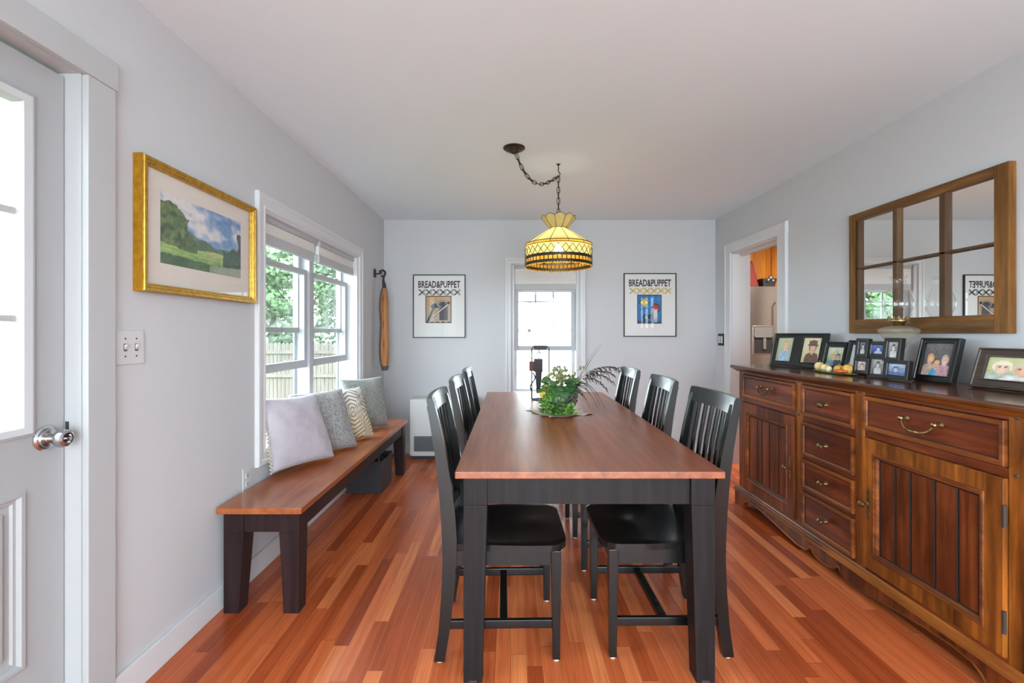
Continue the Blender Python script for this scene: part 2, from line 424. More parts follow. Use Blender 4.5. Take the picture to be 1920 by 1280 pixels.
def floor_mat():
    m, nt, out = new_mat('cherry_strip_floor')
    p = pbsdf(nt, out, **{'Roughness': 0.27, 'Coat Weight': 0.05, 'Specular IOR Level': 0.32})
    p.inputs['Coat Roughness'].default_value = 0.1
    tc = nt.nodes.new('ShaderNodeTexCoord'); sp = nt.nodes.new('ShaderNodeSeparateXYZ')
    nt.links.new(tc.outputs['Object'], sp.inputs[0])
    X, Y = sp.outputs[0], sp.outputs[1]
    xr = math_n(nt, 'DIVIDE', X, 0.0585); row = math_n(nt, 'FLOOR', xr); fx = math_n(nt, 'FRACT', xr)
    w1 = nt.nodes.new('ShaderNodeTexWhiteNoise'); w1.noise_dimensions = '1D'; nt.links.new(row, w1.inputs['W'])
    ln = math_n(nt, 'MULTIPLY_ADD', w1.outputs['Value'], 0.5, 0.62)
    yr = math_n(nt, 'ADD', math_n(nt, 'DIVIDE', Y, ln), math_n(nt, 'MULTIPLY', w1.outputs['Value'], 17.3))
    idx = math_n(nt, 'FLOOR', yr); fy = math_n(nt, 'FRACT', yr)
    cb = nt.nodes.new('ShaderNodeCombineXYZ'); nt.links.new(row, cb.inputs[0]); nt.links.new(idx, cb.inputs[1])
    w2 = nt.nodes.new('ShaderNodeTexWhiteNoise'); w2.noise_dimensions = '3D'; nt.links.new(cb.outputs[0], w2.inputs['Vector'])
    base = ramp(nt, w2.outputs['Value'], [(0.0, rgb(150, 66, 33)), (0.3, rgb(182, 88, 46)), (0.7, rgb(202, 105, 59)), (1.0, rgb(219, 128, 76))])
    # grain, shifted per board
    cb2 = nt.nodes.new('ShaderNodeCombineXYZ')
    nt.links.new(math_n(nt, 'MULTIPLY_ADD', w2.outputs['Value'], 40, math_n(nt, 'MULTIPLY', X, 60)), cb2.inputs[0])
    nt.links.new(math_n(nt, 'MULTIPLY', Y, 2.4), cb2.inputs[1])
    g = noise(nt, cb2.outputs[0], 1.0, 5, 0.6, 0.5)
    gr = ramp(nt, g, [(0.3, (0.74, 0.70, 0.68, 1)), (0.6, (1.06, 1.06, 1.06, 1))])
    c = mixc(nt, 1.0, base, gr, 'MULTIPLY')
    ex = math_n(nt, 'MINIMUM', fx, math_n(nt, 'SUBTRACT', 1.0, fx))
    ey = math_n(nt, 'MINIMUM', fy, math_n(nt, 'SUBTRACT', 1.0, fy))
    gx = math_n(nt, 'LESS_THAN', ex, 0.016); gy = math_n(nt, 'LESS_THAN', ey, 0.0016)
    gap = math_n(nt, 'MAXIMUM', gx, gy)
    glint = math_n(nt, 'MULTIPLY', math_n(nt, 'LESS_THAN', fx, 0.045), math_n(nt, 'GREATER_THAN', fx, 0.016))  # pale stripe beside each joint: painted glint of a bevelled board edge
    c = mixc(nt, math_n(nt, 'MULTIPLY', glint, 0.30), c, rgb(236, 164, 118))
    c = mixc(nt, math_n(nt, 'MULTIPLY', gap, 0.5), c, rgb(80, 32, 18))
    nt.links.new(c, p.inputs['Base Color'])
    hb = math_n(nt, 'SUBTRACT', 1.0, gap)
    bump(nt, hb, p, 0.18, 0.001)
    return m
M['floor'] = floor_mat()

def weave_mat():
    m, nt, out = new_mat('black_woven')
    p = pbsdf(nt, out, **{'Roughness': 0.55})
    w = nt.nodes.new('ShaderNodeTexWave'); w.wave_type = 'BANDS'; w.bands_direction = 'Z'
    w.inputs['Scale'].default_value = 30; w.inputs['Distortion'].default_value = 1.0
    nt.links.new(coords(nt), w.inputs['Vector'])
    nt.links.new(ramp(nt, w.outputs['Fac'], [(0.2, rgb(24, 24, 27)), (0.8, rgb(58, 58, 64))]), p.inputs['Base Color'])
    bump(nt, w.outputs['Fac'], p, 0.5, 0.004)
    return m
M['basket'] = weave_mat()

def fabric(name, c1, c2, scale, contrast=1.0, stretch=(1, 1, 1), rough=0.85, fine=220, sheen=0.2):
    m, nt, out = new_mat(name)
    p = pbsdf(nt, out, **{'Roughness': rough, 'Sheen Weight': sheen, 'Specular IOR Level': 0.15})
    f = noise(nt, coords(nt, stretch), scale, 6, 0.7)
    nt.links.new(ramp(nt, f, [(0.5 - 0.2 / contrast, c1), (0.5 + 0.2 / contrast, c2)]), p.inputs['Base Color'])
    bump(nt, noise(nt, coords(nt), fine, 2), p, 0.25, 0.002)
    return m
M['pil_lav'] = fabric('lavender_velvet', rgb(168, 160, 168), rgb(186, 179, 186), 5)
M['pil_gry'] = fabric('grey_fleck_tweed', rgb(112, 112, 113), rgb(168, 165, 163), 110, 1.5, (1, 1, 0.55))
M['pil_sage'] = fabric('sage_fleck_tweed', rgb(104, 108, 105), rgb(150, 152, 148), 105, 1.4, (1, 1, 0.6))
M['tassel'] = plain('cream_braid', rgb(188, 178, 158), 0.9, vary=0.4, vscale=120)

def hexpillow():
    m, nt, out = new_mat('geometric_brocade')
    p = pbsdf(nt, out, **{'Roughness': 0.8, 'Specular IOR Level': 0.2})
    a = nt.nodes.new('ShaderNodeAttribute'); a.attribute_name = 'Col'
    nt.links.new(a.outputs['Color'], p.inputs['Base Color'])
    bump(nt, noise(nt, coords(nt), 220, 2), p, 0.2, 0.002)
    return m
M['pil_hex'] = hexpillow()
# ------------------------------------------------------------------ room shell (metres; camera over the origin, looking along +Y)
XL, XR, YB, YR, H = -1.307, 2.105, 4.684, -1.55, 2.40
TW = 0.17
def wall_cells(b, fn, u0, u1, v0, v1, holes):
    us = sorted({u0, u1} | {h[0] for h in holes} | {h[1] for h in holes})
    vs = sorted({v0, v1} | {h[2] for h in holes} | {h[3] for h in holes})
    for i in range(len(us) - 1):
        for j in range(len(vs) - 1):
            cu, cv = (us[i] + us[i + 1]) / 2, (vs[j] + vs[j + 1]) / 2
            if any(h[0] < cu < h[1] and h[2] < cv < h[3] for h in holes): continue
            fn(us[i], us[i + 1], vs[j], vs[j + 1])
    return b
WL = (2.40, 3.88, 0.58, 1.89)          # window hole in the left wall (y0,y1,z0,z1)
WB = (0.018, 0.690, 0.60, 1.95)        # window hole in the back wall (x0,x1,z0,z1)
DL = (0.54, 1.404, 0.0, 2.045)         # outside door hole in the left wall
DR = (3.566, 4.338, 0.0, 2.0)          # kitchen doorway in the right wall
b = B(); wall_cells(b, lambda a, c, d, e: b.box(XL - TW, XL, a, c, d, e), YR - TW, YB + TW, 0, H, [WL, DL])
struct('wall_left', b, M['wall'], 'pale grey left wall with the window and the outside door', 'wall', smooth=0)
b = B(); wall_cells(b, lambda a, c, d, e: b.box(a, c, YB, YB + TW, d, e), XL, XR, 0, H, [WB])
struct('wall_back', b, M['wall'], 'pale grey end wall with the narrow window between two posters', 'wall', smooth=0)
b = B(); wall_cells(b, lambda a, c, d, e: b.box(XR, XR + TW, a, c, d, e), YR - TW, YB + TW, 0, H, [DR])
struct('wall_right', b, M['wall'], 'pale grey right wall behind the sideboard', 'wall', smooth=0)
RO = (-0.95, 1.85, 0.05, 2.15)  # added opening behind the camera, out of view, to let daylight in
b = B(); wall_cells(b, lambda a, c, d, e: b.box(a, c, YR - TW, YR, d, e), XL, XR, 0, H, [RO])
struct('wall_rear', b, M['wall'], 'pale grey wall with a wide opening added behind the camera to let daylight in', 'wall', smooth=0)
b = B().box(XL - TW, XR + TW, YR - TW, YB + TW, H, H + 0.12)
struct('ceiling', b, M['ceil'], 'plain white ceiling', 'ceiling', smooth=0)
b = B().box(XL - TW, 4.3, YR - TW, 6.6, -0.12, 0.0)
struct('floor', b, M['floor'], 'red-brown cherry strip floor', 'floor', smooth=0)

# baseboards
def bb(name, label, segs):
    b = B()
    for fn in segs: fn(b)
    struct(name, b, M['trim'], label, 'baseboard')
bb('baseboard_left', 'white baseboard along the left wall', [
    lambda b: b.box(XL, XL + 0.015, 1.485, YB, 0, 0.105, 0.004),
    lambda b: b.box(XL, XL + 0.015, YR, 0.455, 0, 0.105, 0.004)])
bb('baseboard_back', 'white baseboard along the end wall', [lambda b: b.box(XL + 0.015, XR, YB - 0.015, YB, 0, 0.105, 0.004)])
bb('baseboard_right', 'white baseboard along the right wall', [
    lambda b: b.box(XR - 0.015, XR, YR, 3.45, 0, 0.105, 0.004),
    lambda b: b.box(XR - 0.015, XR, 4.445, YB - 0.015, 0, 0.105, 0.004)])

# ------------------------------------------------------------------ outside door (left wall)
d = struct_root('door_1', 'white half-glazed outside door with a silver knob', 'door')
b = B()
b.box(XL - TW, XL, 1.384, 1.404, 0, 2.03); b.box(XL - TW, XL, 0.54, 0.56, 0, 2.03); b.box(XL - TW, XL, 0.54, 1.404, 2.025, 2.045)
b.box(-1.42, -1.402, 1.372, 1.384, 0, 2.025, 0.002); b.box(-1.42, -1.402, 0.56, 1.384, 2.013, 2.025, 0.002)
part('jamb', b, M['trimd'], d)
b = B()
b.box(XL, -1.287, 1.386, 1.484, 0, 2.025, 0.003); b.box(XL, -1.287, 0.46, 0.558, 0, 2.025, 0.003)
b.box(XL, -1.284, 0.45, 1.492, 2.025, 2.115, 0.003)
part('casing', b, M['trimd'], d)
# leaf
LX = -1.356
b = B()
gl = (0.665, 1.262, 0.975, 1.88)        # glass (y0,y1,z0,z1)
wall_cells(b, lambda a, c, e, f: b.box(LX - 0.04, LX, a, c, e, f), 0.563, 1.380, 0.006, 2.012, [(gl[0] - .005, gl[1] + .005, gl[2] - .005, gl[3] + .005), (0.68, 0.94, 0.30, 0.80), (1.01, 1.272, 0.30, 0.80)])
for (y0, y1) in ((0.68, 0.94), (1.01, 1.272)):
    b.rings(lambda u, v, w: (LX - w, u, v), y0, y1, 0.30, 0.80, [(0, 0), (0.006, -0.006), (0.016, -0.006), (0.022, 0.004), (0.03, 0.004), (0.034, 0.010), (0.05, 0.010), (0.056, 0.002), (0.064, 0.0)])
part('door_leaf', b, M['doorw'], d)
b = B()
fn = lambda u, v, w: (LX + w, u, v)
b.rings(fn, gl[0] - .03, gl[1] + .03, gl[2] - .03, gl[3] + .03, [(0, 0), (0.002, .007), (0.010, .010), (0.020, .006), (0.027, .003), (0.034, -.012), (0.034, -.03)], cap=False)
for z in (1.277, 1.575): b.box(LX - 0.03, LX - 0.012, gl[0], gl[1], z - .009, z + .009, 0.003)
for y in (gl[0] + .2, gl[0] + .4): b.box(LX - 0.03, LX - 0.012, y - .009, y + .009, gl[2], gl[3], 0.003)
part('glazing_frame', b, M['trimd'], d)
part('pane', B().box(LX - 0.026, LX - 0.022, gl[0], gl[1], gl[2], gl[3]), M['glass'], d, smooth=0)
kn = part('rosette', B().lathe([(0.036, 0), (0.036, 0.004), (0.031, 0.008), (0.026, 0.008), (0.024, 0.012), (0.014, 0.013), (0.013, 0.017)], (LX, 1.325, 0.93), 'x', 32), M['nickel'], d)
part('knob', B().lathe([(0.011, 0.012), (0.010, 0.026), (0.013, 0.032), (0.021, 0.038), (0.0255, 0.047), (0.026, 0.055), (0.0225, 0.064), (0.017, 0.067), (0.013, 0.0665), (0.011, 0.062), (0.0, 0.062)], (LX, 1.325, 0.93), 'x', 32), M['nickel'], kn)
part('lock_button', B().lathe([(0.0035, 0.06), (0.0035, 0.069), (0.0, 0.07)], (LX, 1.325, 0.93), 'x', 12), M['nickel'], kn)
part('strike_plate', B().box(-1.354, -1.344, 1.3825, 1.3845, 0.942, 0.968), M['slot'], d, smooth=0)

# ------------------------------------------------------------------ windows
def sash(b, ax, p, u0, u1, v0, v1, st, top, bot, th=0.035):
    def bx(a, c, e, f, t=th, o=0):
        if ax == 'x': b.box(p - t / 2 + o, p + t / 2 + o, a, c, e, f, 0.004)
        else: b.box(a, c, p - t / 2 + o, p + t / 2 + o, e, f, 0.004)
    bx(u0, u0 + st, v0, v1); bx(u1 - st, u1, v0, v1)
    bx(u0 + st, u1 - st, v1 - top, v1); bx(u0 + st, u1 - st, v0, v0 + bot)
    return bx
def pane(ax, p, u0, u1, v0, v1):
    return B().box(p - .002, p + .002, u0, u1, v0, v1) if ax == 'x' else B().box(u0, u1, p - .002, p + .002, v0, v1)

w = struct_root('window_1', 'white double window with both lower sashes raised behind the bench', 'window')
y0, y1, z0, z1 = WL
b = B()
fn = lambda u, v, k: (XL + k, u, v)
b.rings(fn, y0 - .078, y1 + .095, z0 - .03, z1 + .078, [(0, 0), (0, .018), (.004, .022), (.022, .022), (.028, .016), (.06, .014), (.066, .018), (.072, .018), (.078, .012), (.078, 0)], cap=False)
part('casing', b, M['trim'], w)
b = B()                                                            # jamb liner
b.box(XL - TW, XL, y0, y0 + .012, z0, z1); b.box(XL - TW, XL, y1 - .012, y1, z0, z1)
b.box(XL - TW, XL, y0, y1, z1 - .012, z1); b.box(XL - TW, XL + .004, y0, y1, z0, z0 + .02)
part('jamb', b, M['trim'], w)
ym = (y0 + y1) / 2
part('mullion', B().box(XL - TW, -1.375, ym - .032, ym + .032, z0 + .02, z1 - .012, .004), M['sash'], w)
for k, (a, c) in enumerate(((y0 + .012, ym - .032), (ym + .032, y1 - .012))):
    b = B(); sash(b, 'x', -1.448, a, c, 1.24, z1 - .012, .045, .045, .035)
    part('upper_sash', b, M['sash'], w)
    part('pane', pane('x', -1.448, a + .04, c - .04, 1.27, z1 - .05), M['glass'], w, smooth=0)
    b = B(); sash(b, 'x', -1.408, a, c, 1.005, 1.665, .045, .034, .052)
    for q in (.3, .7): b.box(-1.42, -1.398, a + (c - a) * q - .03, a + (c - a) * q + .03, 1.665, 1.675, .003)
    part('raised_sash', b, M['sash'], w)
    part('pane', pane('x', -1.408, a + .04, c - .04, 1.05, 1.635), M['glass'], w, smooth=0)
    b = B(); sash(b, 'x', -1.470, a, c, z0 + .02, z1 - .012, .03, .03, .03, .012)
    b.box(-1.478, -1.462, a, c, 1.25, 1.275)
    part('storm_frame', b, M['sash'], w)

w = struct_root('window_2', 'narrow white end window with its lower sash raised', 'window')
x0, x1, z0, z1 = WB
b = B()
fn = lambda u, v, k: (u, YB - k, v)
b.rings(fn, x0 - .078, x1 + .076, z0 - .03, z1 + .06, [(0, 0), (0, .018), (.004, .022), (.022, .022), (.028, .016), (.050, .014), (.056, .018), (.060, .018), (.062, .012), (.062, 0)], cap=False)
part('casing', b, M['trim'], w)
b = B()
b.box(x0, x0 + .016, YB, YB + TW, z0, z1); b.box(x1 - .016, x1, YB, YB + TW, z0, z1)
b.box(x0, x1, YB, YB + TW, z1 - .012, z1); b.box(x0, x1, YB - .004, YB + TW, z0, z0 + .02)
part('jamb', b, M['trim'], w)
a, c = x0 + .016, x1 - .016
b = B(); bx = sash(b, 'y', YB + .125, a, c, 1.245, z1 - .012, .04, .04, .038)
for k in (1, 2): bx(a + .04 + (c - a - .08) * k / 3 - .009, a + .04 + (c - a - .08) * k / 3 + .009, 1.28, z1 - .05, .02)
bx(a + .04, c - .04, 1.558, 1.576, .02)
part('upper_sash', b, M['sash'], w)
part('pane', pane('y', YB + .125, a + .035, c - .035, 1.27, z1 - .045), M['glass'], w, smooth=0)
b = B(); sash(b, 'y', YB + .085, a, c, 1.055, 1.70, .045, .035, .05)
part('raised_sash', b, M['sash'], w)
part('pane', pane('y', YB + .085, a + .04, c - .04, 1.10, 1.67), M['glass'], w, smooth=0)
b = B(); b.box(a + .2, a + .25, YB + .10, YB + .115, 1.283, 1.297, .003); b.box(c - .25, c - .2, YB + .10, YB + .115, 1.283, 1.297, .003)
part('sash_lock', b, M['nickel'], w)
b = B(); sash(b, 'y', YB + .16, a, c, z0 + .02, z1 - .012, .03, .03, .03, .012)
part('storm_frame', b, M['sash'], w)

w = struct_root('added_rear_opening', 'wide white-framed opening added out of view to let daylight in', 'window')  # framing of the unseen rear opening added for daylight
b = B()
b.box(RO[0] - .08, RO[0], YR, YR + .02, 0.05, RO[3] + .08, .003); b.box(RO[1], RO[1] + .08, YR, YR + .02, 0.05, RO[3] + .08, .003)
b.box(RO[0], RO[1], YR, YR + .02, RO[3], RO[3] + .08, .003)
part('casing', b, M['trim'], w)
b = B()
for x in (RO[0], (RO[0] + RO[1]) / 2 - .03, RO[1] - .06): b.box(x, x + .06, YR - .11, YR - .06, RO[2], RO[3], .004)
for z in (RO[2], RO[3] - .06): b.box(RO[0], RO[1], YR - .11, YR - .06, z, z + .06, .004)
part('frame', b, M['sash'], w)

# kitchen doorway casing and jamb (right wall)
t = struct_root('trim_1', 'white casing of the kitchen doorway', 'door frame')
b = B()
cx0 = XR - .02
b.box(cx0, XR, DR[0] - .108, DR[0] + .004, 0, DR[3] + .003, .003); b.box(cx0, XR, DR[1] - .004, DR[1] + .10, 0, DR[3] + .003, .003)
b.box(cx0 - .002, XR, DR[0] - .115, DR[1] + .105, DR[3] - .003, DR[3] + .09, .003)
b.box(cx0 - .006, XR, DR[0] - .112, DR[0] - .095, 0, DR[3] + .083, .003); b.box(cx0 - .006, XR, DR[1] + .088, DR[1] + .102, 0, DR[3] + .083, .003)
part('casing', b, M['trim'], t)
b = B()
b.box(XR, XR + TW, DR[1] - .012, DR[1], 0, DR[3]); b.box(XR, XR + TW, DR[0], DR[0] + .012, 0, DR[3]); b.box(XR, XR + TW, DR[0], DR[1], DR[3] - .012, DR[3])
b.box(XR + .07, XR + .11, DR[0] + .012, DR[1] - .012, DR[3] - .03, DR[3] - .012)
part('jamb', b, M['trim'], t)

# ------------------------------------------------------------------ kitchen beyond the doorway
b = B()
b.box(XR + TW, 4.2, 6.3, 6.4, 0, H); b.box(4.1, 4.2, 2.6, 6.3, 0, H); b.box(XR + TW, 4.2, 2.5, 2.6, 0, H); b.box(XR, XR + TW, YB + TW, 6.4, 0, H)
struct('wall_kitchen', b, M['kwall'], 'walls of the kitchen beyond the doorway', 'wall', smooth=0)
b = B().box(XR + TW, 4.2, 2.5, 6.4, H, H + .12)
struct('ceiling_kitchen', b, M['ceil'], 'kitchen ceiling beyond the doorway', 'ceiling', smooth=0)
# ------------------------------------------------------------------ window shades
def shade(nm, label, ax, p, u0, u1, ztop, zf, zb, grp=None):
    r = thing(nm, label, 'window shade', ((p, (u0 + u1) / 2, zb) if ax == 'x' else ((u0 + u1) / 2, p, zb)), group=grp)
    def bx(b, a, c, e, f, t, bev=.004):
        if ax == 'x': b.box(p - t / 2, p + t / 2, a, c, e, f, bev)
        else: b.box(a, c, p - t / 2, p + t / 2, e, f, bev)
        return b
    part('headrail', bx(B(), u0, u1, ztop - .034, ztop, .045), M['sash'], r)
    b = B(); n = 5
    hh = (ztop - .034 - zf) / n
    for i in range(n):                                             # stacked honeycomb cells
        za, zc = zf + i * hh, zf + (i + 1) * hh; zm = (za + zc) / 2
        sec = [(-.010, za), (.010, za), (.013, zm), (.010, zc), (-.010, zc), (-.013, zm)]
        b.prism(sec, (lambda q, z, e: (p + q, e, z)) if ax == 'x' else (lambda q, z, e: (e, p + q, z)), u0 + .004, u1 - .004)
    part('fabric', b, M['shade'], r)
    part('bottom_rail', bx(B(), u0 + .002, u1 - .002, zb, zf, .032, .006), M['shaderail'], r)
    return r
shade('window_shade', 'half-raised cream cellular shade on the near half of the double window', 'x', -1.352, 2.415, 3.108, 1.878, 1.785, 1.725)
shade('window_shade', 'half-raised cream cellular shade on the half of the double window next to the corner', 'x', -1.352, 3.172, 3.866, 1.878, 1.785, 1.725)
shade('window_shade', 'white cellular shade drawn down over the top of the end window', 'y', YB + .035, WB[0] + .02, WB[1] - .02, 1.938, 1.745, 1.685)

# ------------------------------------------------------------------ gold framed landscape
def landscape(u, v):
    n = fbm(u * 9, v * 6, 1); n2 = fbm(u * 22, v * 16, 2)
    c = mix((118, 152, 190), (92, 130, 176), v)
    cl = fbm(u * 5 + v * 1.5, v * 4.5 - u * 1.2, 4)
    c = mix(c, (214, 212, 212), (cl - .40) * 4.2)
    c = mix(c, (188, 186, 192), (fbm(u * 8, v * 8, 9) - .55) * 2)
    hill = .62 - .30 * u + .05 * math.sin(u * 9) + .02 * n
    if v < hill: c = mix((74, 104, 104), (96, 128, 118), n2)
    hill2 = .50 - .14 * u + .05 * math.sin(u * 14 + 1)
    if v < hill2: c = mix((58, 90, 72), (86, 118, 86), n2)
    if v < .335 + .02 * math.sin(u * 12) - .02 * u:
        c = mix((100, 140, 76), (164, 188, 112), fbm(u * 18, v * 34, 14) * 1.2 - .2 + (.3 if v > .2 else 0))
        if .52 < u < .72 and v > .25 + .02 * n: c = mix(c, (206, 172, 134), .6 * min(1, (u - .52) * 14) * min(1, (.72 - u) * 14))
    if u > .72 + .03 * n and .14 < v < .44 + .05 * math.sin(u * 30) : c = mix((48, 72, 66), (76, 102, 84), n2)
    if u > .965 - .05 * (n - .3) - .02 * math.sin(v * 20) and .12 < v < .70 + .1 * n: c = mix((44, 62, 66), (76, 94, 90), n2)
    if v < .13 - .05 * u + .05 * n2: c = mix((52, 82, 58), (88, 116, 76), n)
    if u > .55 and v < .16 - .1 * (1 - u): c = mix((120, 138, 120), (160, 170, 148), n)
    tree = .86 - 1.3 * max(0, u - .17) + .14 * (fbm(u * 11, 3.3, 21) - .4) + .07 * (n2 - .5)
    if u < .29 + .05 * (n2 - .4) and .26 - .12 * u + .06 * n < v < tree: c = mix((46, 66, 50), (118, 140, 84), fbm(u * 26, v * 15, 31) * 1.5 - .3)
    if .26 < u < .40 and .24 < v < .50 - abs(u - .32) * 2.4 + .04 * n2: c = mix((48, 72, 48), (92, 118, 70), n2)
    h = fbm(u * 40, v * 26, 41) - .5
    return tuple(max(0, min(255, k * 1.05 + 8 + h * 26)) for k in c)
r = thing('framed_painting', 'landscape painting of trees and hills in a deep gold frame on the left wall', 'painting', (XL, 1.922, 1.622), (0, 0, PI / 2))
W, Hh = 0.70, 0.478
b = B()
fn = lambda u, v, k: (u, -k, v)
# local: x along the wall (viewer's left = -x), facing -Y turned to +X
def frame_local(b, W, Hh, prof, mis=None):
    return b.rings(fn, -W / 2, W / 2, -Hh / 2, Hh / 2, prof, cap=False, mis=mis)
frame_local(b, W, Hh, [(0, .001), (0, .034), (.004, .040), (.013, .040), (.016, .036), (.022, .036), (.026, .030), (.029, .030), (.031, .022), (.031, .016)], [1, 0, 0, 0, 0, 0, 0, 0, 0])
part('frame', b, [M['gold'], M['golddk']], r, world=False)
part('mat_board', B().box(-W / 2 + .02, W / 2 - .02, -.016, -.010, -Hh / 2 + .02, Hh / 2 - .02), M['mat'], r, world=False, smooth=0)
paint('picture', .498, .266, 150, 84, landscape, M['print'], r, -.0166, -.247, -.126)
part('glazing', B().box(-W / 2 + .03, W / 2 - .03, -.0205, -.019, -Hh / 2 + .03, Hh / 2 - .03), M['pglass'], r, world=False, smooth=0)

# ------------------------------------------------------------------ wall plates
r = thing('light_switch', 'white double switch plate beside the outside door', 'light switch', (XL, 1.5585, 1.1875), (0, 0, PI / 2))
part('plate', B().box(-.0575, .0575, -.006, 0, -.058, .058, .003), M['plate'], r, world=False)
for k in (-1, 1):
    part('toggle', B().hexa([(k * .023 - .005, -.014, .004), (k * .023 + .005, -.014, .004), (k * .023 + .005, -.005, -.010), (k * .023 - .005, -.005, -.010),
                             (k * .023 - .004, -.018, .012), (k * .023 + .004, -.018, .012), (k * .023 + .005, -.005, .010), (k * .023 - .005, -.005, .010)], .001), M['plate'], r, world=False)
    b = B()
    for z in (.03, -.03): b.lathe([(.0032, 0), (.0032, -.0012), (0, -.0016)], (k * .023, -.0058, z), 'y', 10)
    b.box(k * .023 - .0065, k * .023 + .0065, -.0068, -.0055, -.0125, .0125)
    part('screw', b, M['dkgrey'], r, world=False)
r = thing('wall_outlet', 'white power outlet on the wall at the near end of the bench', 'power outlet', (XL, 2.247, .515), (0, 0, PI / 2))
part('plate', B().box(-.036, .036, -.006, 0, -.058, .058, .003), M['plate'], r, world=False)
for z in (.021, -.021):
    rc = part('receptacle', B().box(-.017, .017, -.009, -.005, z - .0145, z + .0145, .004), M['plate'], r, world=False)
    b = B(); b.box(-.008, -.0055, -.0096, -.0088, z - .003, z + .008); b.box(.0055, .008, -.0096, -.0088, z - .003, z + .006); b.lathe([(.003, 0), (.003, -.0006)], (0, -.009, z - .008), 'y', 10)
    o = part('slot', b, M['slot'], rc, world=False, smooth=0)
r = thing('light_switch', 'dark bronze switch plate with two white rockers beside the kitchen doorway', 'light switch', (XR, 4.552, 1.172), (0, 0, -PI / 2))
part('plate', B().box(-.06, .06, -.008, 0, -.06, .06, .003), M['bronze'], r, world=False)
for k in (-1, 1): part('rocker', B().box(k * .026 - .018, k * .026 + .018, -.012, -.006, -.035, .035, .002), M['plate'], r, world=False)

# ------------------------------------------------------------------ wooden slab on an iron hook (left wall by the corner)
r = thing('iron_hook', 'black iron hook bracket screwed to the left wall near the corner', 'hook', (XL, 4.36, 1.81))
part('back_plate', B().box(XL, XL + .008, 4.33, 4.39, 1.77, 1.85, .002), M['iron'], r)
part('arm', B().tube([(XL + .008, 4.36, 1.805), (XL + .05, 4.36, 1.805), (XL + .075, 4.36, 1.815)], .007), M['black'], r)
b = B(); b.tube([(XL + .075 + .028 * math.cos(a), 4.36, 1.81 + .028 * math.sin(a)) for a in [PI * (.95 - i / 11 * 1.6) for i in range(12)]], .010)
part('hook', b, M['iron'], r)
r = thing('wooden_slab', 'long live-edge wooden slab hanging upright from the black iron hook', 'wall decoration', (XL + .10, 4.36, .885))
Zs = [.885, .90, .95, 1.02, 1.12, 1.24, 1.33, 1.40, 1.48, 1.56, 1.62, 1.665]
Lx = [.070, .066, .054, .046, .044, .052, .055, .050, .044, .047, .056, .066]
Rx = [.104, .110, .120, .124, .124, .122, .120, .118, .118, .118, .114, .106]
b = B()
pts = [(XL + x + .01, z) for x, z in zip(Lx, Zs)] + [(XL + x + .01, z) for x, z in reversed(list(zip(Rx, Zs)))]
n = len(pts); inset = .010
def sec(s):     # rounded live edge: the outline shrinks a little at the faces
    cx = sum(p[0] for p in pts) / n
    return [(cx + (x - cx) * s, z if i not in (0, n - 1, n // 2 - 1, n // 2) else z) for i, (x, z) in enumerate(pts)]
vs = []; ys = ((.86, 4.325), (1.0, 4.338), (1.0, 4.384), (.86, 4.397))
for s_, y in ys: vs += [(x, y, z) for x, z in sec(s_)]
fs = [tuple(range(n - 1, -1, -1)), tuple(range(3 * n, 4 * n))]
for k in range(3): fs += [(k * n + i, k * n + (i + 1) % n, (k + 1) * n + (i + 1) % n, (k + 1) * n + i) for i in range(n)]
b.add(vs, fs)
part('board', b, M['slab'], r)
b = B(); m_ = len(Zs); vs = []
for x, z in zip(Lx, Zs):
    q = XL + x + .01
    vs += [(q - .007, 4.345, z), (q + .004, 4.322, z), (q + .016, 4.3195, z), (q + .016, 4.40, z), (q - .005, 4.385, z)]
b.add(vs, [(4, 3, 2, 1, 0), tuple(range(5 * m_ - 5, 5 * m_))] + [(5 * i + k, 5 * i + (k + 1) % 5, 5 * i + 5 + (k + 1) % 5, 5 * i + 5 + k) for i in range(m_ - 1) for k in range(5)])
part('bark_edge', b, M['bark'], r, label='grey-brown bark along one edge')
part('end_cap', B().hexa([(XL + .082, 4.322, .880), (XL + .118, 4.322, .880), (XL + .118, 4.40, .880), (XL + .082, 4.40, .880), (XL + .074, 4.318, .925), (XL + .128, 4.318, .925), (XL + .128, 4.403, .925), (XL + .074, 4.403, .925)], .004), M['bark'], r, label='dark grey lower end')
b = B()
for (z, dz, dx) in ((1.57, .07, .093), (1.32, .09, .095), (1.13, .08, .098)):
    b.sphere((XL + dx, 4.326, z), .012, .45, .25, dz / .024, 10, 7)
part('knot', b, M['bark'], r, label='dark grey knots and cracks in the wood')
for z in (.93, .955, .985, 1.01, 1.04): part('peg', B().tube([(XL + .115, 4.36, z), (XL + .136, 4.362, z - .004)], .006, 6), M['slab'], r)
part('strap', B().tube([(XL + .094, 4.36, 1.655), (XL + .092, 4.36, 1.70), (XL + .085, 4.36, 1.74), (XL + .088, 4.36, 1.775), (XL + .10, 4.36, 1.783)], [.022, .018, .012, .010, .008]), M['iron'], r)

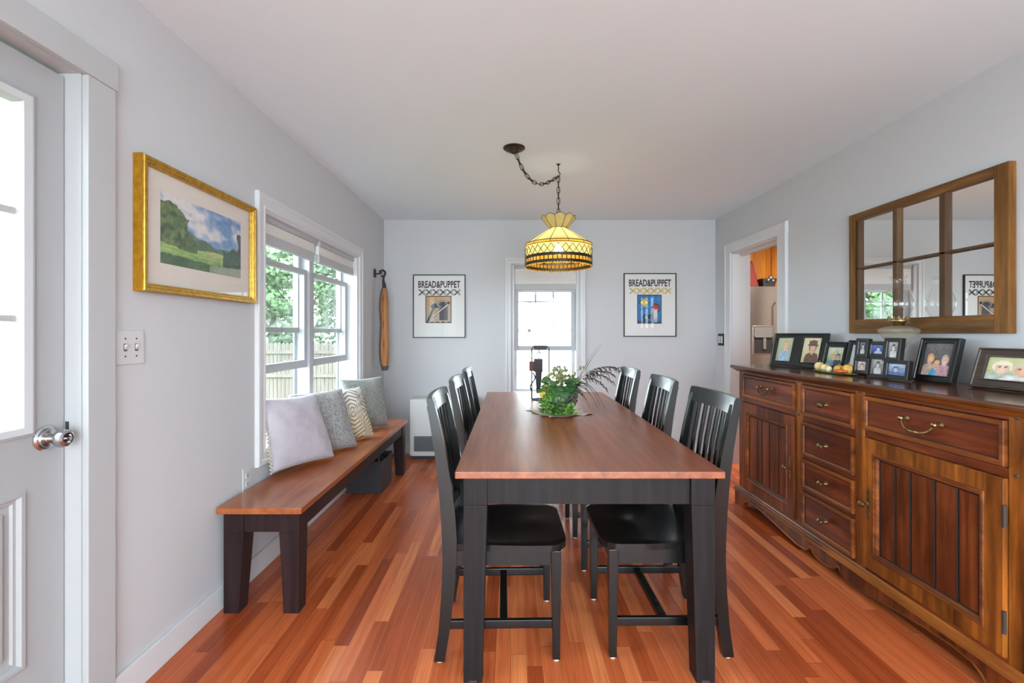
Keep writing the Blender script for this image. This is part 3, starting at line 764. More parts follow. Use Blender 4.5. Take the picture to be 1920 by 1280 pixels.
# ------------------------------------------------------------------ posters on the end wall
def letters(r, W, zc, hgt, mat):
    vs, fs = text_mesh('BREAD&PUPPET', 1.0, 'lettering')
    xs = [v.x for v in vs]; ys = [v.y for v in vs]
    sx = W / (max(xs) - min(xs)); sy = hgt / (max(ys) - min(ys)); mx = (max(xs) + min(xs)) / 2; my = min(ys)
    b = B(); b.add([((v.x - mx) * sx, -.0105 - abs(v.z) * .5, zc + (v.y - my) * sy) for v in vs], fs)
    # a little heavier, like a block print
    return part('lettering', b, mat, r, world=False, smooth=0, recalc=False)
def weave(r, W, zc, hgt, mat, n=6):
    b = B()
    for k in range(n):
        x0 = -W / 2 + W * k / n; x1 = x0 + W / n; m_ = (x0 + x1) / 2
        for s in (1, -1):
            b.tube([(x0 + .003, -.0108, zc - s * hgt / 2), (m_, -.0112, zc), (x1 - .003, -.0108, zc + s * hgt / 2)], .0036, 6)
            b.tube([(x0 + .012, -.0108, zc - s * hgt / 2), (m_ + .006, -.0108, zc - s * .006), (x1 + .004, -.0108, zc + s * hgt * .3)], .0026, 5)
    return part('braid_pattern', b, mat, r, world=False)
def art_grey(u, v):
    n = fbm(u * 12, v * 12, 3)
    c = mix((196, 150, 96), (176, 160, 144), (1 - v) * 1.1 + (n - .5) * .6)
    if u < .035 or u > .965 or v > .965 or v < .04 + .02 * math.sin(u * 30): return (40, 38, 38)
    if .54 < u < .86 and .10 < v < .62 + .02 * n: c = mix((66, 62, 68), (98, 92, 98), n * (1 if int(u * 40) % 2 else .4))
    d = math.hypot((u - .37) / .20, (v - .60) / .15)
    if d < 1 and v > .55: c = (58, 58, 66)
    if .78 < d < 1.05 and v > .55: c = (150, 152, 160)
    d = math.hypot((u - .66) / .22, (v - .68) / .15)
    if d < 1 and v > .62: c = (64, 62, 68)
    if .7 < d < .9 and v > .62: c = (150, 160, 164)
    t = (v - .24) - .75 * (u - .28)
    if abs(t) < .025 and .28 < u < .88: c = (210, 208, 204)
    if .03 < abs(t) < .05 and .28 < u < .88: c = (44, 42, 44)
    if math.hypot(u - .88, v - .74) < .055: c = (36, 34, 36)
    t = abs((u - .10) - .45 * (v - .08)) 
    if t < .05 and .06 < v < .58: c = (70, 62, 60)
    return c
def art_blue(u, v):
    n = fbm(u * 13, v * 13, 6)
    c = mix((18, 96, 158), (52, 146, 204), n)
    if u < .03 or u > .97 or v > .97 or v < .035: return (22, 40, 70)
    x, y = abs(u - .29), abs(v - .73)
    k = (x / .21) ** .62 + (y / .22) ** .62
    if k < 1.18: c = (40, 60, 40)
    if k < .98: c = mix((236, 190, 44), (214, 214, 120), 1.2 * abs(u - .32) + n * .4)
    if v < .10: c = mix((16, 50, 92), (30, 74, 120), n)
    for (cx, cy, rx, ry) in ((.34, .22, .12, .11), (.50, .24, .12, .08), (.62, .30, .10, .10), (.30, .10, .05, .08), (.62, .10, .06, .10)):
        d = math.hypot((u - cx) / rx, (v - cy) / ry)
        if d < 1: c = mix((26, 30, 40), (60, 76, 96), n * 1.2 - .2)
    if math.hypot((u - .37) / .07, (v - .21) / .06) < 1: c = (70, 140, 176)
    d = math.hypot((u - .75) / .16, (v - .52) / .16)
    if d < 1.1: c = (34, 34, 44)
    if d < .9: c = mix((150, 40, 36), (190, 96, 90), n)
    if .68 < u < .82 and .04 < v < .5: c = mix((212, 216, 224), (120, 130, 150), n if v < .2 else 0)
    return c
def poster(nm, label, x, z, W, Hh, art, aw, ah, acx, az, braid):
    r = thing(nm, label, 'poster', (x, YB, z), (0, 0, 0))
    b = B(); b.rings(fn, -W / 2, W / 2, -Hh / 2, Hh / 2, [(0, .001), (0, .018), (.001, .020), (.009, .020), (.010, .018), (.010, .010)], cap=False)
    part('frame', b, M['frameblk'], r, world=False)
    part('sheet', B().box(-W / 2 + .006, W / 2 - .006, -.010, -.004, -Hh / 2 + .006, Hh / 2 - .006), M['paper'], r, world=False, smooth=0)
    letters(r, W * .80, Hh / 2 - .137, .072, M['ink'])
    weave(r, W * .80, Hh / 2 - .182, .062, braid)
    paint('picture', aw, ah, 72, 80, art, M['print'], r, -.0106, acx - aw / 2, az)
    part('glazing', B().box(-W / 2 + .009, W / 2 - .009, -.0165, -.015, -Hh / 2 + .009, Hh / 2 - .009), M['pglass'], r, world=False, smooth=0)
    return r
poster('framed_poster', 'black-framed poster with a brown and grey picture, left of the end window', -.736, 1.513, .540, .650, art_grey, .268, .280, -.008, -.173, M['ink'])
poster('framed_poster', 'black-framed poster with a blue picture of a yellow star, right of the end window', 1.428, 1.526, .540, .654, art_blue, .252, .298, -.006, -.192, M['inkgold'])

# ------------------------------------------------------------------ heater
r = thing('wall_heater', 'white gas wall heater with a dark grille low on the end wall', 'heater', (-.66, 4.56, 0))
b = B(); b.box(-.99, -.33, 4.44, 4.66, .035, .593, .012); b.box(-.985, -.335, 4.437, 4.442, .05, .075, .002); b.box(-.985, -.335, 4.437, 4.442, .255, .259, .001)
part('body', b, M['heater'], r)
b = B(); b.box(-.945, -.375, 4.434, 4.444, .085, .232)
for i in range(9): b.box(-.945, -.375, 4.428, 4.436, .09 + i * .0155, .097 + i * .0155, .001)
part('grille', b, M['grille'], r)
part('base', B().box(-.98, -.34, 4.46, 4.65, 0, .036), M['slot'], r)

# ------------------------------------------------------------------ bench
r = thing('wooden_bench', 'long wooden bench with reddish top and dark tapered legs under the double window', 'bench', (-1.10, 3.02, 0))
BX0, BX1, BY0, BY1, BZ = -1.288, -.915, 1.985, 4.045, .472
part('seat', B().box(BX0, BX1, BY0, BY1, BZ - .027, BZ, .004), M['benchtop'], r)
b = B()
zt = BZ - .027
b.box(BX0 + .085, BX1 - .085, BY0 + .030, BY0 + .055, zt - .088, zt); b.box(BX0 + .085, BX1 - .085, BY1 - .055, BY1 - .030, zt - .088, zt)
b.box(BX1 - .052, BX1 - .028, BY0 + .09, BY1 - .09, zt - .088, zt); b.box(BX0 + .028, BX0 + .052, BY0 + .09, BY1 - .09, zt - .088, zt)
part('apron', b, M['benchleg'], r)
def taper_leg(xo, yo, sx, sy, wt, wb, z1, zk):   # (xo,yo) the outer corner; sx, sy point inward; straight to zk, then tapered on the inner faces
    b = B()
    def q(w, z): return [(xo, yo, z), (xo + sx * w, yo, z), (xo + sx * w, yo + sy * w, z), (xo, yo + sy * w, z)]
    b.hexa(q(wb, 0) + q(wt, zk), .002); b.hexa(q(wt, zk) + q(wt, z1), .002)
    return b
for (xo, sx) in ((BX0 + .020, 1), (BX1 - .020, -1)):
    for (yo, sy) in ((BY0 + .022, 1), (BY1 - .022, -1)):
        part('leg', taper_leg(xo, yo, sx, sy, .088, .068, zt, zt - .09), M['benchleg'], r)

# basket under the bench, with black cloth in it
r = thing('storage_basket', 'black woven basket on the floor under the far end of the bench', 'basket', (-1.14, 3.67, 0))
b = B()
o_ = [(-1.275, 3.50), (-.998, 3.50), (-.985, 3.66), (-.998, 3.83), (-1.275, 3.83)]
def loop(s, z): 
    cx, cy = -1.135, 3.665
    return [(cx + (x - cx) * s, cy + (y - cy) * s, z) for x, y in o_]
L = [loop(.95, 0), loop(1.0, .236), loop(.955, .240), loop(.93, .20), loop(.90, .012)]
vs = sum(L, []); n = 5
fs = [tuple(range(n - 1, -1, -1)), tuple(range(4 * n, 5 * n))]
for k in range(4): fs += [(k * n + i, k * n + (i + 1) % n, (k + 1) * n + (i + 1) % n, (k + 1) * n + i) for i in range(n)]
b.add(vs, fs)
part('body', b, M['basket'], r, smooth=20)
b = B(); ll = loop(.975, .241)
part('rim', b.tube(ll, .008, 8, closed=True), M['basket'], r)
rr = random.Random(3)
b = B()
b.grid(lambda u, v: (-1.255 + .23 * u, 3.52 + .29 * v, .165 + .07 * fbm(u * 5, v * 6, 2) + .03 * math.sin(u * 20 + v * 9)), 18, 18)
for i in range(9):
    x, y = -1.22 + rr.random() * .16, 3.55 + rr.random() * .22
    b.tube([(x + .03 * math.sin(k * 1.3 + i), y + .03 * k / 3, .215 + .022 * math.sin(k + i)) for k in range(5)], .011, 7)
solo('black_cloth', b, M['slot'], 'crumpled black straps and cloth lying in the woven basket', 'cloth', (-1.14, 3.67, .16))

# ------------------------------------------------------------------ cushions
def hexcol(u, v):
    # nested hexagon lines
    x, y = (u - .5), (v - .5)
    cols = 3
    best = None
    for cx, cy in ((0, 0), (.46, .5), (-.46, .5), (.46, -.5), (-.46, -.5)):
        dx, dy = abs(x - cx), abs(y - cy)
        d = max(dx / .23, (dx * .5 + dy) / .50)
        if best is None or d < best: best = d
    k = (best * 6.4) % 1.0
    cream = mix((206, 198, 180), (212, 208, 208), (v - .3) * 1.6)
    line = mix((148, 124, 66), (120, 110, 100), (v - .2) * 1.3)
    return mix(cream, line, 1.0 if k < .34 else 0)
def cushion(nm, label, loc, rz, lean, W, Hh, T, mat, seed, trim=None, roll=0, taper=0.0):
    r = thing(nm, label, 'cushion', loc, (-lean, roll, rz), group=None)
    N = 96 if mat is M['pil_hex'] else 40
    def pt(u, v, side):
        a, c = 2 * u - 1, 2 * v - 1
        ex = (1 - abs(a) ** 2.6) ; ez = (1 - abs(c) ** 2.6)
        th = T / 2 * (max(0, ex * ez)) ** .55
        px = a * W / 2 * (1 - .055 * (1 - abs(c) ** 1.5) * 1.0); pz = c * Hh / 2 * (1 - .055 * (1 - abs(a) ** 1.5))
        wr = .018 * (fbm(u * 4 + seed, v * 4, seed) - .5) * (ex * ez) ** .3 + .009 * math.sin(a * 9 + c * 5 + seed) * max(0, abs(a * c)) ** .8 * (ex * ez) ** .25
        px = -W / 2 + (px + W / 2) * (1 - taper * v)
        return (px, -side * (th + wr), pz + Hh / 2 * .97)
    b = B(); b.grid(lambda u, v: pt(u, v, 1), N, N); b.grid(lambda u, v: pt(1 - u, v, -1), N, N)
    # weld the rim
    me = b.mesh('cover', mat, (0, 0, 0), 0, False)
    bm = bmesh.new(); bm.from_mesh(me); bmesh.ops.remove_doubles(bm, verts=bm.verts[:], dist=.0008); bm.to_mesh(me); bm.free()
    for p in me.polygons: p.use_smooth = True
    if mat is M['pil_hex']:
        at = me.color_attributes.new('Col', 'FLOAT_COLOR', 'POINT')
        me2 = me
        for i, v in enumerate(me.vertices):
            c = hexcol(v.co.x / W + .5, v.co.z / Hh); at.data[i].color = (lin(c[0]), lin(c[1]), lin(c[2]), 1)
    o = bpy.data.objects.new('cover', me); link(o, r)
    if trim:
        b = B()
        rim = [pt(0, i / 40, 0) for i in range(41)]
        for i in range(40):
            x, y, z = rim[i]
            b.sphere((x - .004, .006 * (-1) ** i, z), .0065, 1, 1, 1, 7, 5)
        part('braid_trim', b, trim, r, world=False, label='cream braided trim along one edge')
    return r
# ------------------------------------------------------------------ cushions on the bench
cz = BZ + .013
cushion('cushion', 'plain lavender-grey velvet cushion with a braided edge at the near end of the bench', (-1.165, 2.585, cz + .012), math.radians(64), math.radians(17), .42, .40, .155, M['pil_lav'], 1, M['tassel'], roll=math.radians(2), taper=.16)
cushion('cushion', 'grey flecked tweed cushion behind the lavender velvet one', (-1.150, 2.890, cz), math.radians(56), math.radians(17), .42, .40, .14, M['pil_gry'], 5, taper=.10)
cushion('cushion', 'cream cushion with a nested hexagon line pattern', (-1.115, 3.205, cz), math.radians(55), math.radians(17), .37, .375, .13, M['pil_hex'], 8, taper=.12)
cushion('cushion', 'sage grey flecked cushion next to the patterned cream one, by the corner', (-1.130, 3.60, cz), math.radians(48), math.radians(14), .37, .41, .14, M['pil_sage'], 12)

# ------------------------------------------------------------------ dining table
TX0, TX1, TY0, TY1, TZ = -.196, .750, 1.590, 3.755, .752
r = thing('dining_table', 'long dining table with a glossy cherry top and black tapered legs', 'table', ((TX0 + TX1) / 2, (TY0 + TY1) / 2, 0))
b = B(); b.box(TX0, TX1, TY0, TY1, TZ - .025, TZ, .003)
part('tabletop', b, M['tabletop'], r)
zt = TZ - .025
b = B()
b.box(TX0 + .10, TX1 - .10, TY0 + .034, TY0 + .058, zt - .100, zt); b.box(TX0 + .10, TX1 - .10, TY1 - .058, TY1 - .034, zt - .100, zt)
b.box(TX0 + .034, TX0 + .058, TY0 + .10, TY1 - .10, zt - .100, zt); b.box(TX1 - .058, TX1 - .034, TY0 + .10, TY1 - .10, zt - .100, zt)
part('apron', b, M['ebony'], r)
for (xo, sx) in ((TX0 + .028, 1), (TX1 - .028, -1)):
    for (yo, sy) in ((TY0 + .018, 1), (TY1 - .018, -1)):
        lg = part('leg', taper_leg(xo, yo, sx, sy, .084, .066, zt, zt - .10), M['ebony'], r)
        part('glide', B().lathe([(.030, 0), (.036, .004), (.036, .010), (.02, .014)], (xo + sx * .033, yo + sy * .033, -.0005), 'z', 16), M['slot'], lg)

# ------------------------------------------------------------------ dining chairs (local: facing +X, floor at z=0)
def chair(label, loc, rz):
    r = thing('dining_chair', label, 'chair', loc, (0, 0, rz), 'black dining chairs around the table')
    # seat: saddle shape with rounded front corners
    SX0, SX1, SYW = -.205, .258, .212
    def outline(x):
        t = (x - SX0) / (SX1 - SX0)
        w = SYW * (.90 + .10 * min(1, t * 1.6))
        rad = .075
        if x > SX1 - rad: w -= rad - math.sqrt(max(0, rad ** 2 - (x - SX1 + rad) ** 2))
        return w
    NX, NY = 26, 22
    xs = [SX0 + (SX1 - SX0) * (1 - (1 - i / NX) ** 1.6) for i in range(NX + 1)]
    def seat(u, v, top):
        x = xs[int(round(u * NX))]; w = max(.12, outline(x)); y = w * (2 * v - 1)
        z = .445
        dish = .016 * math.exp(-((x + .03) / .15) ** 2) * (1 - (abs(2 * v - 1)) ** 2.5)
        ridge = .010 * math.exp(-((x - .13) / .09) ** 2) * math.exp(-((2 * v - 1) / .30) ** 2)
        edge = .004 if (v < .001 or v > .999 or u > .999) else 0
        return (x, y, (z - dish + ridge * .4 - edge) if top else z - .028)
    b = B(); b.grid(lambda u, v: seat(u, v, True), NX, NY); b.grid(lambda u, v: seat(u, v, False), NX, NY)
    o2 = (NX + 1) * (NY + 1)
    def side(idx):
        for a, c in zip(idx[:-1], idx[1:]): b.f.append((a, c, c + o2, a + o2)); b.m.append(0)
    side([j * (NX + 1) + NX for j in range(NY + 1)]); side([j * (NX + 1) for j in range(NY + 1)])
    side(list(range(NX + 1))); side([NY * (NX + 1) + i for i in range(NX + 1)])
    part('seat', b, M['chair'], r, world=False, smooth=40)
    b = B(); z0, z1 = .362, .4175
    b.box(-.185, .20, -.198, -.180, z0, z1); b.box(-.185, .20, .180, .198, z0, z1); b.box(.205, .223, -.180, .180, z0, z1); b.box(-.20, -.182, -.175, .175, z0, z1)
    part('seat_frame', b, M['chair'], r, world=False)
    for s in (-1, 1):
        y = s * .190
        b = B(); b.hexa([(.200, y - .013, .006), (.228, y - .013, .006), (.228, y + .013, .006), (.200, y + .013, .006),
                         (.193, y - .018, .418), (.232, y - .018, .418), (.232, y + .018, .418), (.193, y + .018, .418)], .003)
        lg = part('leg', b, M['chair'], r, world=False)
        part('felt_pad', B().lathe([(.011, 0), (.012, .003), (.010, .007)], (.214, y, 0), 'z', 12), M['felt'], lg, world=False, label='cream felt pad')
        # rear leg and back post in one sweep
        P = [(-.226, .006, .040), (-.208, .12, .042), (-.196, .25, .046), (-.188, .38, .052), (-.188, .46, .056), (-.194, .56, .054), (-.207, .68, .048), (-.225, .80, .041), (-.246, .91, .034), (-.258, .962, .030)]
        b = B(); rows = []
        vs = []
        for x, z, dpt in P:
            t = .0145
            vs += [(x - dpt / 2, y - t, z), (x + dpt / 2, y - t, z), (x + dpt / 2, y + t, z), (x - dpt / 2, y + t, z)]
        m_ = len(P)
        fs = [(3, 2, 1, 0), tuple(range(4 * m_ - 4, 4 * m_))] + [(4 * i + k, 4 * i + (k + 1) % 4, 4 * i + 4 + (k + 1) % 4, 4 * i + 4 + k) for i in range(m_ - 1) for k in range(4)]
        b.add(vs, fs)
        lg = part('back_post', b, M['chair'], r, world=False, smooth=30)
        part('felt_pad', B().lathe([(.011, 0), (.012, .003), (.010, .007)], (-.226, y, 0), 'z', 12), M['felt'], lg, world=False, label='cream felt pad')
    # crest rail, bowed backwards
    def bow(v): return -.022 * (1 - (2 * v - 1) ** 2)
    b = B(); K = 14; vs = []
    for i in range(K + 1):
        v = i / K; y = -.207 + .414 * v; q = bow(v)
        vs += [(-.246 + q - .014, y, .925), (-.246 + q + .013, y, .925), (-.258 + q + .013, y, .978), (-.258 + q + .007, y, .990), (-.258 + q - .009, y, .990), (-.259 + q - .014, y, .980)]
    fs = [(5, 4, 3, 2, 1, 0), tuple(range(6 * K, 6 * K + 6))] + [(6 * i + k, 6 * i + (k + 1) % 6, 6 * i + 6 + (k + 1) % 6, 6 * i + 6 + k) for i in range(K) for k in range(6)]
    b.add(vs, fs); part('crest_rail', b, M['chair'], r, world=False, smooth=30)
    b = B(); vs = []
    for i in range(K + 1):
        v = i / K; y = -.178 + .356 * v; q = bow(v) * .8
        vs += [(-.190 + q - .010, y, .500), (-.190 + q + .010, y, .500), (-.194 + q + .010, y, .540), (-.194 + q - .010, y, .540)]
    fs = [(3, 2, 1, 0), tuple(range(4 * K, 4 * K + 4))] + [(4 * i + k, 4 * i + (k + 1) % 4, 4 * i + 4 + (k + 1) % 4, 4 * i + 4 + k) for i in range(K) for k in range(4)]
    b.add(vs, fs); part('lower_rail', b, M['chair'], r, world=False, smooth=30)
    for k in range(6):                                             # upright back slats
        y = -.136 + .272 * k / 5; v = (y + .207) / .414; q = bow(v)
        b = B(); vs = []; Q = [(-.194 + q * .8, .53), (-.204 + q * .85, .65), (-.222 + q * .9, .79), (-.246 + q, .93)]
        for x, z in Q: vs += [(x - .006, y - .0135, z), (x + .003, y - .0135, z), (x + .0065, y, z), (x + .003, y + .0135, z), (x - .006, y + .0135, z)]
        fs = [(4, 3, 2, 1, 0), tuple(range(15, 20))] + [(5 * i + j, 5 * i + (j + 1) % 5, 5 * i + 5 + (j + 1) % 5, 5 * i + 5 + j) for i in range(3) for j in range(5)]
        b.add(vs, fs); part('back_slat', b, M['chair'], r, world=False, smooth=30)
    for s in (-1, 1):
        b = B(); b.box(-.200, .205, s * .188 - .009, s * .188 + .009, .122, .154, .003)
        part('stretcher', b, M['chair'], r, world=False)
    part('stretcher', B().box(.000, .030, -.182, .182, .124, .150, .003), M['chair'], r, world=False)
    return r
c0 = chair('black slat-back dining chair facing the lavender cushion, nearest of the window-side row', (-.046, 1.912, 0), math.radians(1.0))
dup(c0, (-.048, 2.575, 0), (0, 0, math.radians(-1)), 'black slat-back dining chair, middle one of the window-side row')
dup(c0, (-.042, 3.170, 0), (0, 0, math.radians(0.5)), 'black slat-back dining chair of the window-side row, nearest the white wall heater')
dup(c0, (.600, 1.930, 0), (0, 0, math.radians(180.5)), 'black slat-back dining chair closest to the right-hand sideboard door')
dup(c0, (.598, 2.560, 0), (0, 0, math.radians(179)), 'black slat-back dining chair, middle one of the row beside the sideboard')
dup(c0, (.590, 3.230, 0), (0, 0, math.radians(180)), 'black slat-back dining chair nearest the kitchen doorway')

# ------------------------------------------------------------------ linen napkin, planted bowl, iron stand
rr = random.Random(11)
b = B()
def nap(u, v):
    x, y = (u - .5) * .29, (v - .5) * .29
    e = max(abs(2 * u - 1), abs(2 * v - 1))
    x += .012 * math.sin(v * 17); y += .010 * math.sin(u * 21 + 1)
    z = .0015 + .005 * max(0, e - .62) * (1 + math.sin(u * 15 + v * 11)) * 1.6
    a = math.radians(24)
    return (.295 + x * math.cos(a) - y * math.sin(a), 2.775 + x * math.sin(a) + y * math.cos(a), TZ + z)
b.grid(nap, 40, 40); b.grid(lambda u, v: tuple(a - (0, 0, .0012)[i] for i, a in enumerate(nap(u, v))), 40, 40)
solo('napkin', b, M['linen'], 'rumpled pale linen napkin under the planted bowl on the table', 'napkin', (.295, 2.775, TZ))

PX, PY, PZ = .302, 2.785, TZ + .009
r = thing('planted_bowl', 'dark twig-wrapped bowl spilling green foliage, white flowers and arching grass', 'flower arrangement', (PX, PY, PZ))
part('bowl', B().lathe([(.050, 0), (.074, .014), (.094, .050), (.100, .090), (.092, .125), (.086, .128), (.088, .110), (.08, .09), (0, .088)], (PX, PY, PZ), 'z', 28), M['pot'], r)
b = B()
for i in range(95):                                                # twig nest wrapped round the bowl
    a0 = rr.uniform(0, 2 * PI); z0_ = rr.uniform(.045, .145); tilt = rr.uniform(-.5, .5); L_ = rr.uniform(.5, 1.5)
    pts = []
    for k in range(7):
        a = a0 + L_ * (k / 6 - .5); z = z0_ + tilt * .09 * (k / 6 - .5) * 2
        z = min(.16, max(.02, z)); rad = .101 - .05 * max(0, (.05 - z) / .05) + .006 * rr.random()
        pts.append((PX + rad * math.cos(a), PY + rad * math.sin(a), PZ + z))
    b.tube(pts, .0016 + .0012 * rr.random(), 5)
part('twig_nest', b, M['twig'], r)
b = B()
part('glazed_piece', b.sphere((PX - .028, PY - .105, PZ + .085), .02, 1.2, .4, 1.3, 12, 8), M['lid'], r)
def clampz(b):
    for v in b.v: v.z = max(v.z, TZ + .0098)
def spray(b, n, c, ext, L_, W_, updir, droop=.3):
    for i in range(n):
        p = (c[0] + rr.gauss(0, ext[0]), c[1] + rr.gauss(0, ext[1]), c[2] + rr.gauss(0, ext[2]))
        if p[2] < TZ + .012: p = (p[0], p[1], TZ + .012 + rr.random() * .02)
        d = Vector((rr.gauss(0, 1), rr.gauss(0, 1), rr.gauss(updir, .7)))
        b.leaf(p, d, (rr.gauss(0, .6), rr.gauss(-.6, .6), 1), L_ * rr.uniform(.7, 1.3), W_ * rr.uniform(.7, 1.3), droop)
b = B()
spray(b, 420, (PX - .058, PY - .10, PZ + .062), (.032, .028, .046), .024, .012, .1)
spray(b, 120, (PX - .020, PY - .13, PZ + .018), (.045, .018, .012), .028, .014, .2)
spray(b, 70, (PX + .015, PY - .125, PZ + .025), (.02, .012, .018), .030, .020, .2)
spray(b, 110, (PX - .085, PY - .04, PZ + .06), (.022, .03, .04), .026, .013, .1)
clampz(b); part('trailing_foliage', b, M['leafg'], r, smooth=0, recalc=False, kind='stuff')
b = B()
for i in range(26):
    a = rr.uniform(0, 2 * PI); rad = rr.uniform(.02, .085)
    p = (PX - .02 + rad * math.cos(a), PY - .03 + rad * math.sin(a), PZ + .155 + rr.uniform(-.03, .045))
    b.leaf(p, (math.cos(a), math.sin(a) - .3, rr.uniform(-.2, .6)), (0, -.5, 1), rr.uniform(.055, .08), rr.uniform(.05, .068), .35)
for (dx, dz) in ((-.055, .165), (.035, .160), (-.03, .135), (.01, .125), (-.065, .115)):
    b.leaf((PX + dx, PY - .10, PZ + dz + .02), (rr.uniform(-.4, .4), -.5, -.6), (0, -1, .3), .062, .062, .1)
clampz(b); part('broad_leaf', b, M['leafd'], r, smooth=0, recalc=False, kind='stuff', label='broad deep green leaves around the rim')
b = B()
for i in range(34):
    x, y, z = PX + rr.gauss(.0, .045), PY + rr.gauss(-.02, .035), PZ + .185 + rr.uniform(0, .085)
    b.tube([(PX + rr.gauss(0, .02), PY, PZ + .11), ((PX + x) / 2, (PY + y) / 2, z - .03), (x, y, z)], .0014, 5)
    for k in range(4): b.sphere((x + rr.gauss(0, .009), y + rr.gauss(0, .009), z + rr.gauss(0, .009)), .0075, 1, 1, 1.2, 7, 5)
part('seed_head', b, M['leafs'], r, kind='stuff')
b = B()
for i in range(17):
    x, y, z = PX + rr.gauss(-.005, .05), PY - .05 + rr.gauss(0, .03), PZ + .155 + rr.uniform(0, .10)
    for k in range(5):
        a = k * 2 * PI / 5 + i
        b.leaf((x, y, z), (math.cos(a), -.4, math.sin(a)), (0, -1, 0), .013, .011, .2)
clampz(b); part('white_flower', b, M['petal'], r, smooth=0, recalc=False, kind='stuff', label='small ivory flowers')
b = B()
for i in range(16):
    x, y, z = PX - .085 + rr.gauss(0, .018), PY - .075 + rr.gauss(0, .015), PZ + .125 + rr.gauss(0, .028)
    for k in range(5):
        a = k * 2 * PI / 5 + i
        b.leaf((x, y, z), (math.cos(a), -.4, math.sin(a)), (0, -1, 0), .016, .012, .2)
clampz(b); part('yellow_flower', b, M['petaly'], r, smooth=0, recalc=False, kind='stuff', label='small yellow flowers at the left')
b = B()
def arch(x1, y1, z1, zmid, w=.004, n=12, x0=.05):
    p0 = Vector((PX + x0, PY, PZ + .12)); p2 = Vector((x1, y1, z1)); pm = Vector(((p0.x + p2.x) / 2, (p0.y + p2.y) / 2, zmid))
    pts = [(p0 * (1 - t) ** 2 + pm * 2 * t * (1 - t) + p2 * t * t) for t in [k / n for k in range(n + 1)]]
    b.tube(pts, [w * (1 - .75 * k / n) for k in range(n + 1)], 5, flat=.35)
    return pts
for (x1, y1, z1, zm, w) in ((.560, 2.70, .785, 1.03, .009), (.535, 2.72, .80, 1.02, .010), (.515, 2.68, .79, .99, .008), (.49, 2.74, .83, 1.01, .004), (.50, 2.90, .84, 1.03, .004), (.46, 2.66, .80, .96, .004)):
    arch(x1, y1, z1, zm, w)
arch(.560, 2.80, 1.17, 1.04, .005, x0=.07); arch(.545, 2.82, 1.165, 1.05, .004, x0=.07); arch(.40, 2.8, 1.10, 1.0, .003); arch(.24, 2.82, 1.13, 1.0, .002, x0=-.02); arch(.30, 2.8, 1.14, 1.0, .002, x0=.0)
for (x1, z1, zm) in ((.665, 1.005, 1.09), (.640, 1.03, 1.07), (.60, .945, 1.06), (.56, .91, 1.03), (.62, .985, 1.05)):   # feathery seed heads
    pts = arch(x1, 2.76 + rr.uniform(-.04, .06), z1, zm, .002)
    for k in range(5, 13):
        p = pts[k]
        for q in range(2):
            b.tube([p, p + Vector((.014 + .01 * rr.random(), rr.uniform(-.02, .02), rr.uniform(-.012, .004))), p + Vector((.026 + .012 * rr.random(), rr.uniform(-.025, .025), -.022 - .02 * rr.random()))], [.0022, .0026, .0008], 4)
for i in range(40):
    a = rr.uniform(-1.2, 1.2); L_ = rr.uniform(.05, .11)
    x0_ = PX + .055 + rr.gauss(0, .012)
    b.tube([(x0_, PY - .02, PZ + .13), (x0_ + L_ * .5 * math.cos(a), PY - .04, PZ + .15 + L_ * .5 * math.sin(a)), (x0_ + L_ * math.cos(a), PY - .04 + rr.gauss(0, .03), PZ + .15 + L_ * math.sin(a) - .02)], [.002, .002, .0006], 4)
clampz(b); part('grass_blade', b, M['blade'], r, kind='stuff', label='dark dry arching grass')

r = thing('iron_stand', 'dark rusty iron arch stand with a hanging box, behind the planted bowl', 'ornament', (.215, 3.32, TZ))
b = B()
part('base', B().lathe([(.062, 0), (.062, .006), (.02, .012), (.0, .012)], (.215, 3.32, TZ), 'z', 20), M['iron'], r)
b.tube([(.152, 3.32, TZ + .004), (.152, 3.32, 1.12), (.165, 3.32, 1.138), (.265, 3.32, 1.138), (.278, 3.32, 1.12), (.278, 3.32, TZ + .004)], .0045, 8)
b.tube([(.152, 3.32, TZ + .004), (.278, 3.32, TZ + .004)], .005, 8); b.box(.168, .262, 3.308, 3.332, 1.118, 1.146, .004)
part('arch', b, M['iron'], r)
b = B(); b.box(.168, .230, 3.30, 3.345, .955, 1.050, .004); b.tube([(.205, 3.32, 1.05), (.205, 3.32, 1.12)], .003, 6)
for k in range(5): b.tube([(.20 + .018 * math.cos(k * 1.26), 3.32, 1.085), (.205 + .01 * math.cos(k * 1.3), 3.318, 1.10)], .003, 5)
part('hanging_box', b, M['iron'], r)
part('side_plate', B().box(.134, .170, 3.296, 3.344, .962, 1.030, .004), M['ironred'], r)
part('drop_bar', B().hexa([(.186, 3.31, .80), (.214, 3.31, .80), (.214, 3.33, .80), (.186, 3.33, .80), (.178, 3.305, .955), (.226, 3.305, .955), (.226, 3.335, .955), (.178, 3.335, .955)], .003), M['black'], r)
part('curl', B().tube([(.158 + .018 * math.sin(t * .5), 3.30, .95 - t * .011) for t in range(13)], .005, 7), M['iron'], r)

